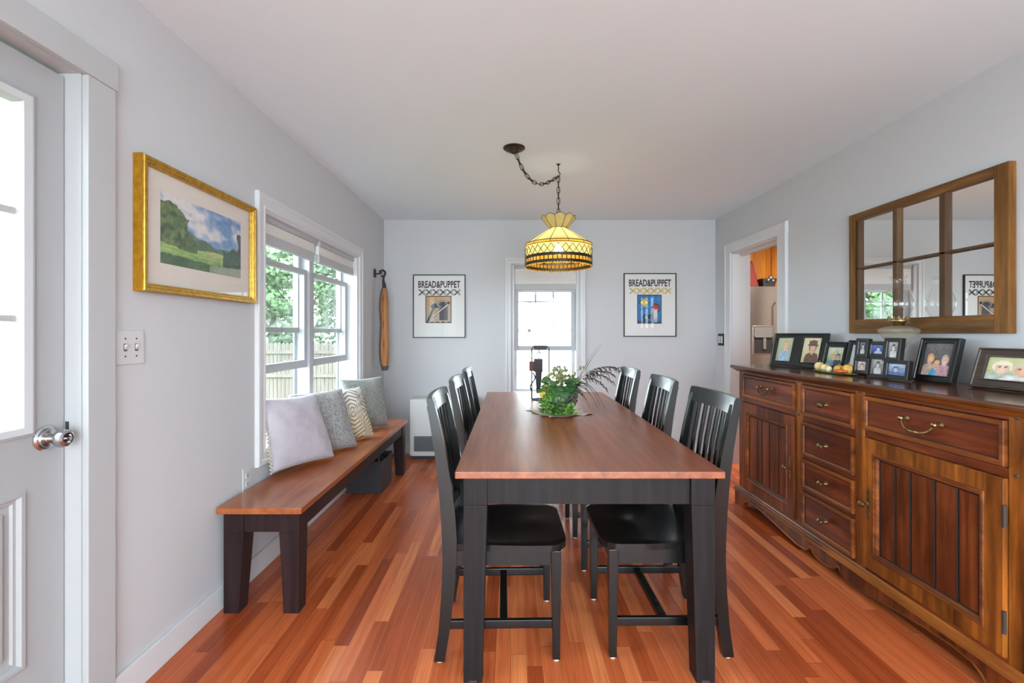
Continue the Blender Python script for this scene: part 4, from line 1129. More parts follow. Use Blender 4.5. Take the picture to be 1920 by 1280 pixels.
# ------------------------------------------------------------------ stained glass swag lamp
HX, HY = .327, 3.136
r = thing('pendant_lamp', 'amber and yellow stained-glass pendant lamp swagged on a bronze chain over the table', 'pendant lamp', (HX, HY, H))
CX, CY = .020, 2.857
part('canopy', B().lathe([(.068, 0), (.068, -.006), (.060, -.012), (.048, -.014), (.044, -.020), (.026, -.024), (.020, -.034), (.010, -.038), (0, -.038)], (CX, CY, H), 'z', 28), M['bronze'], r)
part('ceiling_hook', B().tube([(HX, HY, H), (HX, HY, H - .050), (HX + .008, HY, H - .060), (HX + .012, HY, H - .070), (HX + .004, HY, H - .082), (HX - .008, HY, H - .078)], .0035, 8).lathe([(.014, 0), (.014, -.003), (.006, -.008), (0, -.008)], (HX, HY, H), 'z', 16), M['bronze'], r)
def chain(b, pts, link_=.044, w=.0105, th=.0024):
    seg = [Vector(p) for p in pts]; d = [0]
    for a, c in zip(seg[:-1], seg[1:]): d.append(d[-1] + (c - a).length)
    tot = d[-1]; n = max(1, int(round(tot / (link_ * .80)))); st = tot / n
    def at(s):
        s = max(0, min(tot, s))
        for i in range(len(d) - 1):
            if s <= d[i + 1] + 1e-9: return seg[i].lerp(seg[i + 1], (s - d[i]) / max(1e-9, d[i + 1] - d[i]))
        return seg[-1]
    for k in range(n):
        c = at((k + .5) * st); t = (at((k + .7) * st) - at((k + .3) * st)).normalized()
        up = Vector((0, 0, 1)) if abs(t.z) < .8 else Vector((1, 0, 0))
        s1 = t.cross(up).normalized(); s2 = t.cross(s1)
        a_ = math.radians(20 if k % 2 else 110); s = s1 * math.cos(a_) + s2 * math.sin(a_)
        hl = link_ / 2 - w
        loop_ = []
        for q in range(14):
            a = 2 * PI * q / 14
            loop_.append(c + t * (hl * (1 if math.cos(a) > 0 else -1) + w * math.cos(a)) + s * (w * math.sin(a)))
        b.tube(loop_, th, 6, closed=True)
b = B()
pts = []
for k in range(25):
    t = k / 24
    x = CX + .012 + (HX - CX - .012) * t; y = CY + (HY - CY) * t
    z = (H - .036) * (1 - t) + (H - .085) * t - .155 * math.sin(PI * t ** .80) * .80
    pts.append((x, y, z))
chain(b, pts); chain(b, [(HX, HY, H - .085), (HX, HY, 2.052)])
part('chain', b, M['bronze'], r)
b = B(); b.tube([(p[0], p[1], p[2]) for p in pts] + [(HX + .003, HY, H - .10), (HX + .002, HY, 2.0)], .0022, 6)
part('cord', b, M['bronze'], r)
# the shade
RT, RS, RC0, RC1 = .228, .228, .060, .116
Zr, Zb0, Zb1, Zd1, Zs, Zc0, Zc1 = 1.692, 1.700, 1.756, 1.826, 1.843, 1.956, 2.036
NP = 12
sh = part('crown', B(), M['creamg'], r)
def ringpts(rad, z, n=NP, a0=0): return [(HX + rad * math.cos(a0 + 2 * PI * k / n), HY + rad * math.sin(a0 + 2 * PI * k / n), z) for k in range(n)]
def crown_mesh():
    b = B()
    n = 10; sub = 8
    for k in range(n):
        for s in range(sub):
            aa = [2 * PI * (k + (s + q) / sub) / n for q in (0, 1)]
            vs = []
            for q, a in enumerate(aa):
                t = (s + q) / sub; rise = .016 * math.sin(PI * t)
                vs += [(HX + RC0 * math.cos(a), HY + RC0 * math.sin(a), Zc0), (HX + RC1 * math.cos(a), HY + RC1 * math.sin(a), Zc1 - .012 + rise)]
            b.add(vs, [(0, 2, 3, 1)])
    return b
COL.objects.unlink(sh); bpy.data.objects.remove(sh)
part('crown', crown_mesh(), M['creamg'], r, smooth=30, recalc=False)
b = B()
lo, hi = ringpts(RS, Zs, 48), ringpts(RC0, Zc0, 48)
b.add(lo + hi, [(i, (i + 1) % 48, 48 + (i + 1) % 48, 48 + i) for i in range(48)])
part('cone', b, M['yellowg'], r, smooth=30, recalc=False)
def band(z0, z1, rad0, rad1, n=60):
    b = B(); lo, hi = ringpts(rad0, z0, n), ringpts(rad1, z1, n)
    return b.add(lo + hi, [(i, (i + 1) % n, n + (i + 1) % n, n + i) for i in range(n)])
part('shoulder_band', band(Zd1, Zs, RS, RS), M['amber'], r, smooth=30, recalc=False)
part('drum', band(Zb1, Zd1, RT, RS), M['yellowg'], r, smooth=30, recalc=False)
part('jewel_band', band(Zb0 + .006, Zb1 - .006, RT, RT), M['amber'], r, smooth=30, recalc=False)
b = B(); n = 96                                                   # scalloped amber fringe
for k in range(n):
    a0, a1 = 2 * PI * k / n, 2 * PI * (k + 1) / n
    zz = [Zr + .007 * abs(math.sin(PI * q / 4)) * -1 for q in (k, k + 1)]
    b.add([(HX + RT * math.cos(a0), HY + RT * math.sin(a0), zz[0]), (HX + RT * math.cos(a1), HY + RT * math.sin(a1), zz[1]), (HX + RT * math.cos(a1), HY + RT * math.sin(a1), Zb0), (HX + RT * math.cos(a0), HY + RT * math.sin(a0), Zb0)], [(0, 1, 2, 3)])
part('fringe', b, M['amber'], r, smooth=30, recalc=False)
b = B()
for z, rad, th in ((Zs, RS, .0028), (Zd1, RS, .0026), (Zb0, RT, .0026), (Zb1, RT, .0026), (Zc0, RC0, .0024)):
    b.tube(ringpts(rad, z, 60), th, 6, closed=True)
for k in range(10):
    a = 2 * PI * k / 10
    b.tube([(HX + RC0 * math.cos(a), HY + RC0 * math.sin(a), Zc0), (HX + RC1 * math.cos(a), HY + RC1 * math.sin(a), Zc1 - .012)], .0016, 5)
crest = []
for k in range(80):
    a = 2 * PI * k / 80; crest.append((HX + RC1 * math.cos(a), HY + RC1 * math.sin(a), Zc1 - .012 + .016 * abs(math.sin(PI * k / 8))))
b.tube(crest, .0018, 5, closed=True)
for k in range(NP):
    a = 2 * PI * (k + .35) / NP
    b.tube([(HX + RS * math.cos(a), HY + RS * math.sin(a), Zs), (HX + RC0 * math.cos(a), HY + RC0 * math.sin(a), Zc0)], .0024, 5)
    b.tube([(HX + RS * math.cos(a), HY + RS * math.sin(a), Zd1), (HX + RS * math.cos(a), HY + RS * math.sin(a), Zs)], .0022, 5)
NA = 30                                                            # interlaced gothic arches round the drum
for k in range(NA):
    a0 = 2 * PI * k / NA; wd = 2 * PI / NA * 2
    for s in (1, -1):
        pts = []
        for q in range(9):
            t = q / 8; a = a0 + s * wd * .5 * t ** 2.0; z = Zd1 - .012 - (Zd1 - .012 - Zb1) * math.sin(t * PI / 2) ** 1.0 if False else Zb1 + (Zd1 - .010 - Zb1) * math.cos(t * PI / 2) ** .9
            pts.append((HX + (RS + .0008) * math.cos(a), HY + (RS + .0008) * math.sin(a), z))
        b.tube(pts, .0021, 5)
part('leading', b, M['lead'], r)
b = B()
def dark_band(z0, z1):
    lo, hi = ringpts(RT + .003, z0, 60), ringpts(RT + .003, z1, 60); li, hi2 = ringpts(RT - .003, z0, 60), ringpts(RT - .003, z1, 60)
    for p, q in ((lo, hi), (li, hi2), (lo, li), (hi, hi2)):
        b.add(p + q, [(i, (i + 1) % 60, 60 + (i + 1) % 60, 60 + i) for i in range(60)])
dark_band(Zb0 - .002, Zb0 + .015); dark_band(Zb1 - .017, Zb1 + .002)
for k in range(48):
    a = 2 * PI * k / 48
    b.tube([(HX + RT * math.cos(a), HY + RT * math.sin(a), Zb0), (HX + RT * math.cos(a), HY + RT * math.sin(a), Zb1)], .0034, 6)
for k in range(72):
    a = 2 * PI * k / 72
    b.sphere((HX + (RT - .001) * math.cos(a), HY + (RT - .001) * math.sin(a), Zr + .004), .0042, 1, 1, 1, 6, 4)
part('rim_band', b, M['leaddk'], r)
m, nt, out = new_mat('lit_bulb')
em = nt.nodes.new('ShaderNodeEmission'); em.inputs['Color'].default_value = (1, .86, .62, 1); em.inputs['Strength'].default_value = 85
nt.links.new(em.outputs[0], out.inputs['Surface']); M['bulb'] = m
part('bulb', B().lathe([(.0, -.075), (.014, -.072), (.026, -.058), (.030, -.042), (.027, -.026), (.016, -.008), (.013, .0)], (HX, HY, 1.850), 'z', 18), M['bulb'], r, label='glowing light bulb')
part('socket', B().lathe([(.014, 0), (.018, .006), (.018, .05), (.010, .058), (.006, .10)], (HX, HY, 1.850), 'z', 16), M['bronze'], r)
# ------------------------------------------------------------------ sideboard
SF = 1.660; SY0, SY1 = 1.462, 3.310; SZ = 1.006
r = thing('sideboard', 'large antique-style walnut sideboard with two doors and six drawers along the right wall', 'sideboard', (1.87, 2.386, 0))
fs_ = lambda u, v, k: (SF - k, u, v)
b = B(); b.box(SF + .02, 2.088, SY0 + .01, SY1 - .01, .10, .975)
part('carcass', b, M['mahoh'], r)
# face frame: stiles and rails
RW = [(SY0, SY0 + .057), (2.137, 2.193), (2.592, 2.650), (SY1 - .055, SY1)]
for y0, y1 in RW: part('stile', B().box(SF, SF + .03, y0, y1, .130, .970, .003), M['honeyz'], r)
b = B()
for (ya, yb) in ((RW[0][1], RW[1][0]), (RW[2][1], RW[3][0])):
    for z0, z1 in ((.946, .970), (.752, .784), (.128, .148)): b.box(SF + .002, SF + .03, ya, yb, z0, z1, .002)
for z0, z1 in ((.946, .970), (.737, .770), (.526, .546), (.342, .362), (.126, .148)): b.box(SF + .002, SF + .03, RW[1][1], RW[2][0], z0, z1, .002)
part('rail', b, M['mahoh'], r)
b = B(); b.box(SF + .016, SF + .026, SY0 + .02, SY1 - .02, .14, .965); part('gap_board', b, M['groove'], r, smooth=0)
for z in (.958, .768):
    for y in [(a + c) / 2 for a, c in RW]: part('peg', B().lathe([(.006, 0), (.0065, -.002), (.004, -.005), (0, -.006)], (SF, y, z), 'x', 12), M['slot'], r)
# side panels seen at the far end
b = B()
b.box(SF + .02, 2.085, SY1 - .012, SY1, .13, .97); b.box(SF + .02, 2.085, SY0, SY0 + .012, .13, .97)
part('side_panel', b, M['maho'], r)
# top with moulded edge
b = B()
top = [(SF - .048, .986), (SF - .050, .996), (SF - .046, 1.003), (SF - .038, SZ), (2.095, SZ), (2.095, .980), (SF - .030, .980), (SF - .040, .982)]
b.prism(top, lambda u, v, k: (u, k, v), SY0 - .036, SY1 + .036)
part('top', b, wood('sideboard_top', rgb(58, 30, 17), rgb(92, 52, 29), rgb(128, 80, 44), 'y', 0.20, 0.5, 0.6, 0.35), r, smooth=40)
b = B(); pr = [(SF + .004, .944), (SF - .004, .950), (SF - .012, .958), (SF - .018, .968), (SF - .030, .974), (SF - .032, .981), (SF + .03, .981), (SF + .03, .944)]
b.prism([(u, v + .0) for u, v in [(SF - .002, .960), (SF - .014, .964), (SF - .020, .971), (SF - .032, .975), (SF - .036, .9805), (SF + .03, .9805), (SF + .03, .960)]], lambda u, v, k: (u, k, v), SY0 - .022, SY1 + .022)
part('cornice_moulding', b, M['honey'], r, smooth=40)
# drawers
def drawer(y0, y1, z0, z1, bail):
    prof = [(0, -.016), (0, .010), (.003, .013), (.014, .013), (.019, .010), (.022, .004), (.025, .003)]
    b = B(); b.rings(fs_, y0, y1, z0, z1, prof, True, [1, 1, 1, 1, 1, 2], 0)
    dr = part('drawer', b, [M['mahoh'], M['lip'], M['groove']], r, smooth=30)
    yc, zc = (y0 + y1) / 2, (z0 + z1) / 2
    if bail:
        w_ = bail; b = B()
        for s in (-1, 1):
            b.lathe([(.013, -.002), (.0135, .003), (.010, .006), (.006, .010), (.005, .020), (.009, .024), (.011, .030), (.008, .036), (0, .038)], (0, 0, 0), 'z', 14)
            for i in range(len(b.v) - 14 * 9, len(b.v)):
                q = b.v[i]; b.v[i] = Vector((SF - .003 - q.z, yc + s * w_ / 2 + q.x, zc + .016 + q.y))
        pts = []
        for k in range(21):
            t = k / 20; a = 2 * t - 1
            y = yc + a * w_ / 2 * (1 + .10 * math.sin(PI * abs(a)))
            z = zc + .016 - .042 * (1 - abs(a) ** 3.2)
            x = SF - .028 - .012 * (1 - a * a)
            pts.append((x, y, z))
        b.tube(pts, [.0054 + .0030 * math.exp(-((k - 10) / 2.2) ** 2) + .0014 * math.exp(-((abs(k - 10) - 5) / 1.2) ** 2) for k in range(21)], 8)
        part('bail_handle', b, M['brass'], dr)
    else:
        part('knob', B().lathe([(.014, -.003), (.0145, .0), (.010, .005), (.0065, .010), (.0065, .019), (.013, .025), (.0172, .033), (.0160, .041), (.008, .047), (0, .048)], (0, 0, 0), 'z', 16), M['brass'], dr)
        o = dr.children[0]
        for v in o.data.vertices:
            q = v.co + roots_loc(dr); v.co = Vector((SF - .003 - q.z, yc + q.x, zc + q.y)) - roots_loc(dr)
    return dr
drawer(RW[0][1] + .003, RW[1][0] - .003, .788, .944, .150)
drawer(RW[2][1] + .003, RW[3][0] - .003, .786, .944, .125)
for z0, z1 in ((.772, .944), (.548, .735), (.364, .524), (.150, .340)): drawer(RW[1][1] + .003, RW[2][0] - .003, z0, z1, 0)
# doors
def door(y0, y1, z0, z1, hinge_near, fm):
    prof = [(0, -.016), (0, .010), (.003, .013), (.062, .013), (.064, .017), (.070, .018), (.076, .013), (.080, .012), (.086, .004), (.090, .001)]
    b = B(); b.rings(fs_, y0, y1, z0, z1, prof, False, [0, 0, 0, 1, 1, 1, 1, 1, 2])
    dr = part('door', b, [fm, M['lip'], M['groove']], r, smooth=30)
    b = B(); a, c = y0 + .088, y1 - .088
    ws = [.19, .17, .25, .21, .18] if hinge_near else [.24, .14, .20, .24, .18]
    y = c
    for w_ in ws:
        yn = y - (c - a) * w_
        b.rings(fs_, yn, y, z0 + .086, z1 - .086, [(0, -.006), (.0018, -.0005), (.006, .0018)], True, [1, 1], 0); y = yn
    part('panel', b, [M['maho'], M['groove']], dr, smooth=25)
    yk = (y1 - .036) if hinge_near else (y0 + .036)
    zk = z0 + (z1 - z0) * (.50 if hinge_near else .49)
    b = B()
    for s in (1, -1):
        for i in range(7):
            t = i / 6; b.sphere((SF - .0135, yk + .004 * math.sin(i * 2.1), zk + s * (.012 + .055 * t)), .0085 * (1 - .55 * t) + .001, .35, 1, 1.1, 10, 6)
    b.box(SF - .0155, SF - .012, yk - .0075, yk + .0075, zk - .062, zk + .062, .001)
    part('escutcheon', b, M['brass'], dr)
    k_ = B().lathe([(.010, 0), (.011, .004), (.006, .008), (.0055, .018), (.011, .023), (.0155, .031), (.0145, .039), (.007, .045), (0, .046)], (0, 0, 0), 'z', 18)
    for i, q in enumerate(k_.v): k_.v[i] = Vector((SF - .014 - q.z, yk + q.x, zk + q.y))
    part('knob', k_, M['brass'], dr)
    yh = y0 if hinge_near else y1
    for zz in (z0 + (z1 - z0) * .20, z0 + (z1 - z0) * .79):
        b = B(); b.tube([(SF - .012, yh + (-.002 if hinge_near else .002), zz - .038), (SF - .012, yh + (-.002 if hinge_near else .002), zz + .038)], .0055, 10)
        part('hinge', b, M['slot'], dr, label='black barrel hinge')
door(RW[0][1] + .003, RW[1][0] - .003, .150, .750, True, M['honeyz'])
door(RW[2][1] + .003, RW[3][0] - .003, .150, .750, False, M['maho'])
# base moulding, scalloped apron with bracket feet
b = B(); bs = [(SF + .02, .132), (SF - .002, .132), (SF - .006, .126), (SF - .014, .122), (SF - .018, .114), (SF - .026, .110), (SF - .030, .101), (SF + .02, .101)]
b.prism(bs, lambda u, v, k: (u, k, v), SY0 - .030, SY1 + .030)
part('base_moulding', b, M['honey'], r, smooth=25)
yc = 2.398
half = [(0, .030), (.05, .033), (.085, .046), (.100, .066), (.112, .067), (.122, .045), (.15, .030), (.22, .027), (.32, .038), (.45, .056), (.58, .070), (.70, .074), (.77, .068), (.80, .050), (.818, .030), (.835, .0), (.942, .0), (.942, .104)]
pl = [(yc - .012 + y, z) for y, z in half] + [(yc - .012 - y, z) for y, z in reversed(half[1:])]
# far / near ends trimmed to the body
pl = [(min(SY1 + .024, max(SY0 - .024, y)), z) for y, z in pl]
b = B(); b.prism(pl, lambda u, v, k: (k, u, v), SF - .022, SF - .002)
part('apron', b, M['maho'], r, smooth=0)
b = B(); edge = [(SF - .023, y, z + .002) for y, z in pl if z < .09]
edge.sort(key=lambda p: p[1]); b.tube([e for e in edge if e[2] > .012], .004, 6)
part('apron_bead', b, M['honey'], r)
for y0, y1 in ((SY1 - .07, SY1 + .02), (SY0 - .02, SY0 + .07)):
    part('foot', B().box(SF - .002, SF + .03, y0, y1, 0, .10), M['maho'], r); part('foot', B().box(2.02, 2.088, y0, y1, 0, .10), M['maho'], r)
b = B(); b.box(SF + .03, 2.06, SY1 - .004, SY1 + .018, .03, .10); part('side_apron', b, M['maho'], r)

# ------------------------------------------------------------------ picture frames on the sideboard
def person_photo(bg1, bg2, people, bgn=4):
    def f(u, v):
        n = fbm(u * bgn * 2, v * bgn * 2, 3)
        c = mix(bg1, bg2, v * .8 + (n - .5) * .8)
        for (cx, cy, s, skin, hair, shirt, hat) in people:
            dx, dy = (u - cx) / s, (v - cy) / s
            if dy < -.75 and abs(dx) < 1.0 + .35 * min(1, (-dy - .75) * 1.2) and not (dy > -1.05 and abs(dx) > .55 + (-dy - .75) * 2.2):
                c = mix(shirt, tuple(k * .72 for k in shirt), n * 1.3 - .3)
            if abs(dx) < .26 and -1.0 < dy < -.5: c = tuple(k * .9 for k in skin)
            d = math.hypot(dx / .72, (dy - .12) / .95)
            if d < 1: c = hair
            d = math.hypot(dx / .56, (dy + .08) / .74)
            if d < 1 and dy < .50:
                c = mix(skin, tuple(k * .86 for k in skin), abs(dx) * 1.3)
                if abs(abs(dx) - .22) < .09 and abs(dy - .08) < .05: c = (70, 52, 46)
                if abs(dx) < .18 and abs(dy + .42) < .05: c = (150, 84, 76)
            if hat and .32 < dy < .95 and abs(dx) < .78: c = hat
            if hat and .26 < dy < .38 and abs(dx) < 1.05: c = tuple(k * .7 for k in hat)
        return c
    return f
SK = (222, 178, 152)
ph_boy = person_photo((150, 156, 122), (186, 190, 160), [(.52, .66, .24, (224, 184, 156), (196, 160, 108), (170, 196, 218), None)])
ph_hat = person_photo((196, 184, 140), (214, 206, 172), [(.54, .62, .28, (220, 176, 152), (84, 60, 48), (116, 84, 70), (112, 84, 66))])
ph_kids = person_photo((118, 140, 92), (226, 226, 206), [(.36, .46, .18, SK, (200, 150, 90), (110, 156, 190), None), (.66, .48, .18, (206, 170, 146), (74, 58, 48), (60, 66, 74), None)])
ph_man = person_photo((206, 214, 212), (190, 204, 206), [(.48, .74, .13, (190, 156, 140), (60, 54, 52), (96, 116, 124), None)])
ph_bw = person_photo((60, 60, 64), (130, 130, 134), [(.5, .60, .26, (206, 200, 198), (50, 48, 50), (214, 212, 210), None)])
ph_bw2 = person_photo((96, 96, 98), (190, 188, 186), [(.5, .62, .24, (216, 210, 206), (44, 42, 44), (226, 224, 222), None)])
ph_blue = person_photo((46, 58, 122), (96, 120, 186), [(.62, .52, .26, (200, 206, 230), (60, 66, 120), (190, 200, 230), None)])
ph_blue2 = person_photo((78, 100, 150), (206, 214, 230), [(.40, .52, .24, (196, 196, 214), (64, 74, 120), (92, 120, 180), None)])
ph_pink = person_photo((150, 130, 126), (224, 206, 200), [(.5, .5, .28, (232, 206, 196), (120, 96, 90), (220, 196, 190), None)])
ph_bal = person_photo((70, 66, 68), (120, 116, 118), [(.24, .50, .17, (226, 182, 150), (206, 150, 90), (214, 190, 170), None), (.48, .34, .15, (226, 180, 150), (214, 160, 96), (96, 184, 226), None), (.74, .48, .17, (226, 190, 176), (186, 160, 150), (206, 160, 170), None)], 9)
ph_old = person_photo((166, 172, 120), (212, 208, 160), [(.30, .56, .27, (236, 196, 170), (232, 222, 200), (196, 206, 190), None), (.70, .50, .29, (226, 178, 150), (206, 190, 166), (238, 236, 230), None)])
def photo_frame(nm, label, loc, rz, lean, W, Hh, bw, T, mat, pics, prof=None, base=None):
    """pics: list of (x0, x1, z0, z1, painter) openings; local: width X, height Z, facing -Y"""
    dz = T * math.sin(lean)
    r = thing(nm, label, 'picture frame', (loc[0], loc[1], loc[2] + dz + .0005), (-lean, 0, rz))
    b = B()
    wall_cells(b, lambda a, c, d, e: b.box(a, c, 0, T, d, e), -W / 2, W / 2, 0, Hh, [(p[0], p[1], p[2], p[3]) for p in pics])
    for x0, x1, z0, z1, _ in pics: b.rings(lambda u, v, k: (u, -k, v), x0 - .006, x1 + .006, z0 - .006, z1 + .006, [(0, 0), (.002, .004), (.006, .003), (.0075, -.004)], cap=False)
    b.rings(lambda u, v, k: (u, -k, v), -W / 2, W / 2, 0, Hh, [(0, 0), (.002, .004), (.007, .004), (.010, 0)], cap=False)
    part('frame', b, mat, r, world=False)
    for x0, x1, z0, z1, fnp in pics:
        ph = paint('photo', x1 - x0, z1 - z0, 34, int(34 * (z1 - z0) / (x1 - x0)) if z1 > z0 else 30, fnp, M['photo'], r, T * .45, x0, z0)
    b = B(); b.box(-W / 2 + .004, W / 2 - .004, T * .6, T - .001, .004, Hh - .004); part('back_board', b, M['slot'], r, world=False, smooth=0)
    # easel leg: down to the table behind
    zl = Hh * .62; t = math.tan(lean)
    b = B(); L_ = zl * .5; yb = T + zl * math.sin(lean) * .0
    b.hexa([(-.018, T + .026, .006 - (T + .026) * 0 + .0 + .010), (.018, T + .026, .016), (.018, T + .030, .016), (-.018, T + .030, .016), (-.012, T, zl), (.012, T, zl), (.012, T + .003, zl), (-.012, T + .003, zl)])
    part('easel_leg', b, M['slot'], r, world=False, smooth=0)
    return r
FZ = SZ
W5 = math.radians(-90)
photo_frame('photo_frame', 'wide black double frame with photos of a child and of a child in a hat', (1.905, 3.065, FZ), math.radians(-74), math.radians(14), .405, .232, .03, .018, M['frameblk'],
    [(-.168, -.040, .034, .200, ph_boy), (.034, .166, .034, .202, ph_hat)])
photo_frame('photo_frame', 'black frame with a photo of two children, just right of the wide double frame', (1.945, 2.765, FZ), math.radians(-80), math.radians(13), .152, .178, .025, .018, M['frameblk'], [(-.054, .060, .03, .145, ph_kids)])
photo_frame('photo_frame', 'black frame with a pale photo of a standing figure, left of the six-photo frame', (1.958, 2.606, FZ), math.radians(-84), math.radians(13), .140, .190, .025, .018, M['frameblk'], [(-.046, .048, .026, .165, ph_man)])
photo_frame('photo_frame', 'black frame with a photo of three people and balloons, right of the six-photo frame', (1.955, 2.118, FZ), math.radians(-84), math.radians(14), .178, .208, .025, .024, M['frameblk'], [(-.066, .066, .028, .184, ph_bal)])
photo_frame('photo_frame', 'wide dark brown frame with a photo of an older couple', (1.945, 1.795, FZ), math.radians(-87), math.radians(17), .265, .170, .03, .022, M['framebrn'], [(-.092, .092, .038, .134, ph_old)])

# collage of six small frames joined together
r = thing('collage_frame', 'black collage of six small joined photo frames in front of the oil lamp', 'picture frame', (1.874, 2.312, FZ + .003), (math.radians(-7), 0, math.radians(-86)))
cells = [(-.160, -.082, .098, .200, ph_bw), (-.088, .014, .104, .186, ph_blue), (.012, .106, .088, .204, ph_bw2),
         (-.162, -.066, .010, .096, ph_pink), (-.072, .030, .0, .112, ph_bw2), (.026, .158, .002, .096, ph_blue2)]
for i, (x0, x1, z0, z1, fnp) in enumerate(cells):
    f_ = .022 if (i % 2 == 0) == (i < 3) else .014
    bw = .020
    b = B(); b.rings(lambda u, v, k: (u, -k, v), x0, x1, z0, z1, [(0, -.012), (0, f_ - .012), (.002, f_ - .010), (.016, f_ - .011), (bw, f_ - .018), (bw, -.008)], cap=False)
    b.box(x0 + .003, x1 - .003, .007, .012, z0 + .003, z1 - .003)
    ob = part('small_frame', b, M['frameblk'], r, world=False)
    paint('photo', x1 - x0 - 2 * bw + .002, z1 - z0 - 2 * bw + .002, 24, 28, fnp, M['photo'], ob, .006 - f_ * .35, x0 + bw - .001, z0 + bw - .001)
part('easel_leg', B().hexa([(-.018, .024, .010), (.018, .024, .010), (.018, .027, .010), (-.018, .027, .010), (-.015, .012, .10), (.015, .012, .10), (.015, .015, .10), (-.015, .015, .10)]), M['slot'], r, world=False, smooth=0)

# ------------------------------------------------------------------ gourds on a tray
TXc, TYc = 1.845, 2.600
b = B().lathe([(.05, 0), (.088, .003), (.1, .009), (.098, .011), (.086, .006), (0, .005)], (0, 0, 0), 'z', 32)
for i, q in enumerate(b.v): b.v[i] = Vector((TXc + q.x * .42, TYc + q.y * 1.75, SZ + q.z))
solo('tray', b, M['tray'], 'long shallow green glass tray under the little gourds on the sideboard', 'tray', (TXc, TYc, SZ))
def gourd(label, x, y, s, mat, sy=1, sz=.85, ribs=9, z=SZ + .0065, amp=.06):
    r = thing('gourd', label, 'gourd', (x, y, z), group='little gourds on the sideboard tray')
    n, m_ = 40, 14; b = B(); vs = []
    for i in range(m_ + 1):
        t = PI * i / m_
        for k in range(n):
            a = 2 * PI * k / n; rad = s * max(.0005, math.sin(t)) ** .85 * (1 + amp * abs(math.cos(a * ribs / 2)) - amp * .5)
            zz = s * sz * (1 - math.cos(t)) - (.10 * s if i == m_ else 0)
            vs.append((x + rad * math.cos(a), y + rad * math.sin(a) * sy, z + zz))
    b.add(vs, [(i * n + k, i * n + (k + 1) % n, (i + 1) * n + (k + 1) % n, (i + 1) * n + k) for i in range(m_) for k in range(n)])
    part('body', b, mat, r)
    zt = z + 2 * s * sz - .002
    part('stem', B().tube([(x, y, zt - .004), (x + .001, y, zt + .006), (x + .004, y + .002, zt + .012)], [.004, .003, .0025], 7), M['stem'], r)
gourd('cream gourd at the far left end of the tray', TXc, TYc + .122, .0255, M['gourd'], sz=1.0)
gourd('squat cream ribbed gourd, second from the left on the tray', TXc - .004, TYc + .062, .0265, M['gourd'], sz=.82, amp=.16)
gourd('tiny white gourd in the middle of the tray', TXc - .016, TYc + .016, .0165, M['gourdw'], sz=1.05)
gourd('pale yellow gourd beside the orange squash', TXc + .004, TYc - .036, .0260, M['gourdy'], sz=.85)
gourd('yellow gourd at the right end, behind the orange squash', TXc + .010, TYc - .098, .0275, M['gourdy'], sz=.95, amp=.12)
gourd('flat orange squash at the right front of the tray', TXc - .028, TYc - .090, .0290, M['gourdo'], sy=1.3, sz=.34, z=SZ + .0115, amp=.10)

# ------------------------------------------------------------------ oil lamp
OX, OY = 1.984, 2.330
r = thing('oil_lamp', 'clear glass oil lamp with a tall chimney standing before the window-frame mirror', 'oil lamp', (OX, OY, SZ))
part('foot', B().lathe([(.046, 0), (.047, .004), (.042, .010), (.030, .022), (.016, .050), (.013, .090), (.018, .125), (.026, .150), (.034, .168)], (OX, OY, SZ), 'z', 28), M['fontg'], r)
b = B(); n = 36; prof = [(.030, .168), (.046, .184), (.064, .208), (.078, .230), (.084, .240), (.082, .250), (.058, .262), (.028, .268)]
vs = []
for rad, z in prof:
    for k in range(n):
        a = 2 * PI * k / n; q = rad * (1 + .03 * math.cos(a * 12)); vs.append((OX + q * math.cos(a), OY + q * math.sin(a), SZ + z))
b.add(vs, [(i * n + k, i * n + (k + 1) % n, (i + 1) * n + (k + 1) % n, (i + 1) * n + k) for i in range(len(prof) - 1) for k in range(n)])
part('font', b, M['fontg'], r)
b = B().lathe([(.026, .266), (.028, .272), (.024, .277), (.026, .282), (.038, .287), (.044, .291), (.044, .296), (.040, .298), (.016, .302), (0, .303)], (OX, OY, SZ), 'z', 28)
for k in range(14):
    a = 2 * PI * k / 14; b.box(OX + .041 * math.cos(a) - .003, OX + .041 * math.cos(a) + .003, OY + .041 * math.sin(a) - .003, OY + .041 * math.sin(a) + .003, SZ + .292, SZ + .316, .001)
b.tube([(OX, OY - .02, SZ + .284), (OX, OY - .055, SZ + .284)], .002, 6); b.lathe([(.009, -.055), (.009, -.058), (0, -.058)], (OX, OY, SZ + .284), 'y', 14)
part('burner', b, M['brass'], r, label='brass burner collar')
part('chimney', B().lathe([(.037, .298), (.037, .312), (.046, .332), (.058, .356), (.0615, .378), (.058, .402), (.048, .432), (.038, .460), (.031, .484), (.028, .500), (.029, .510), (.038, .522)], (OX, OY, SZ), 'z', 36, close=True), M['clear'], r, recalc=False)

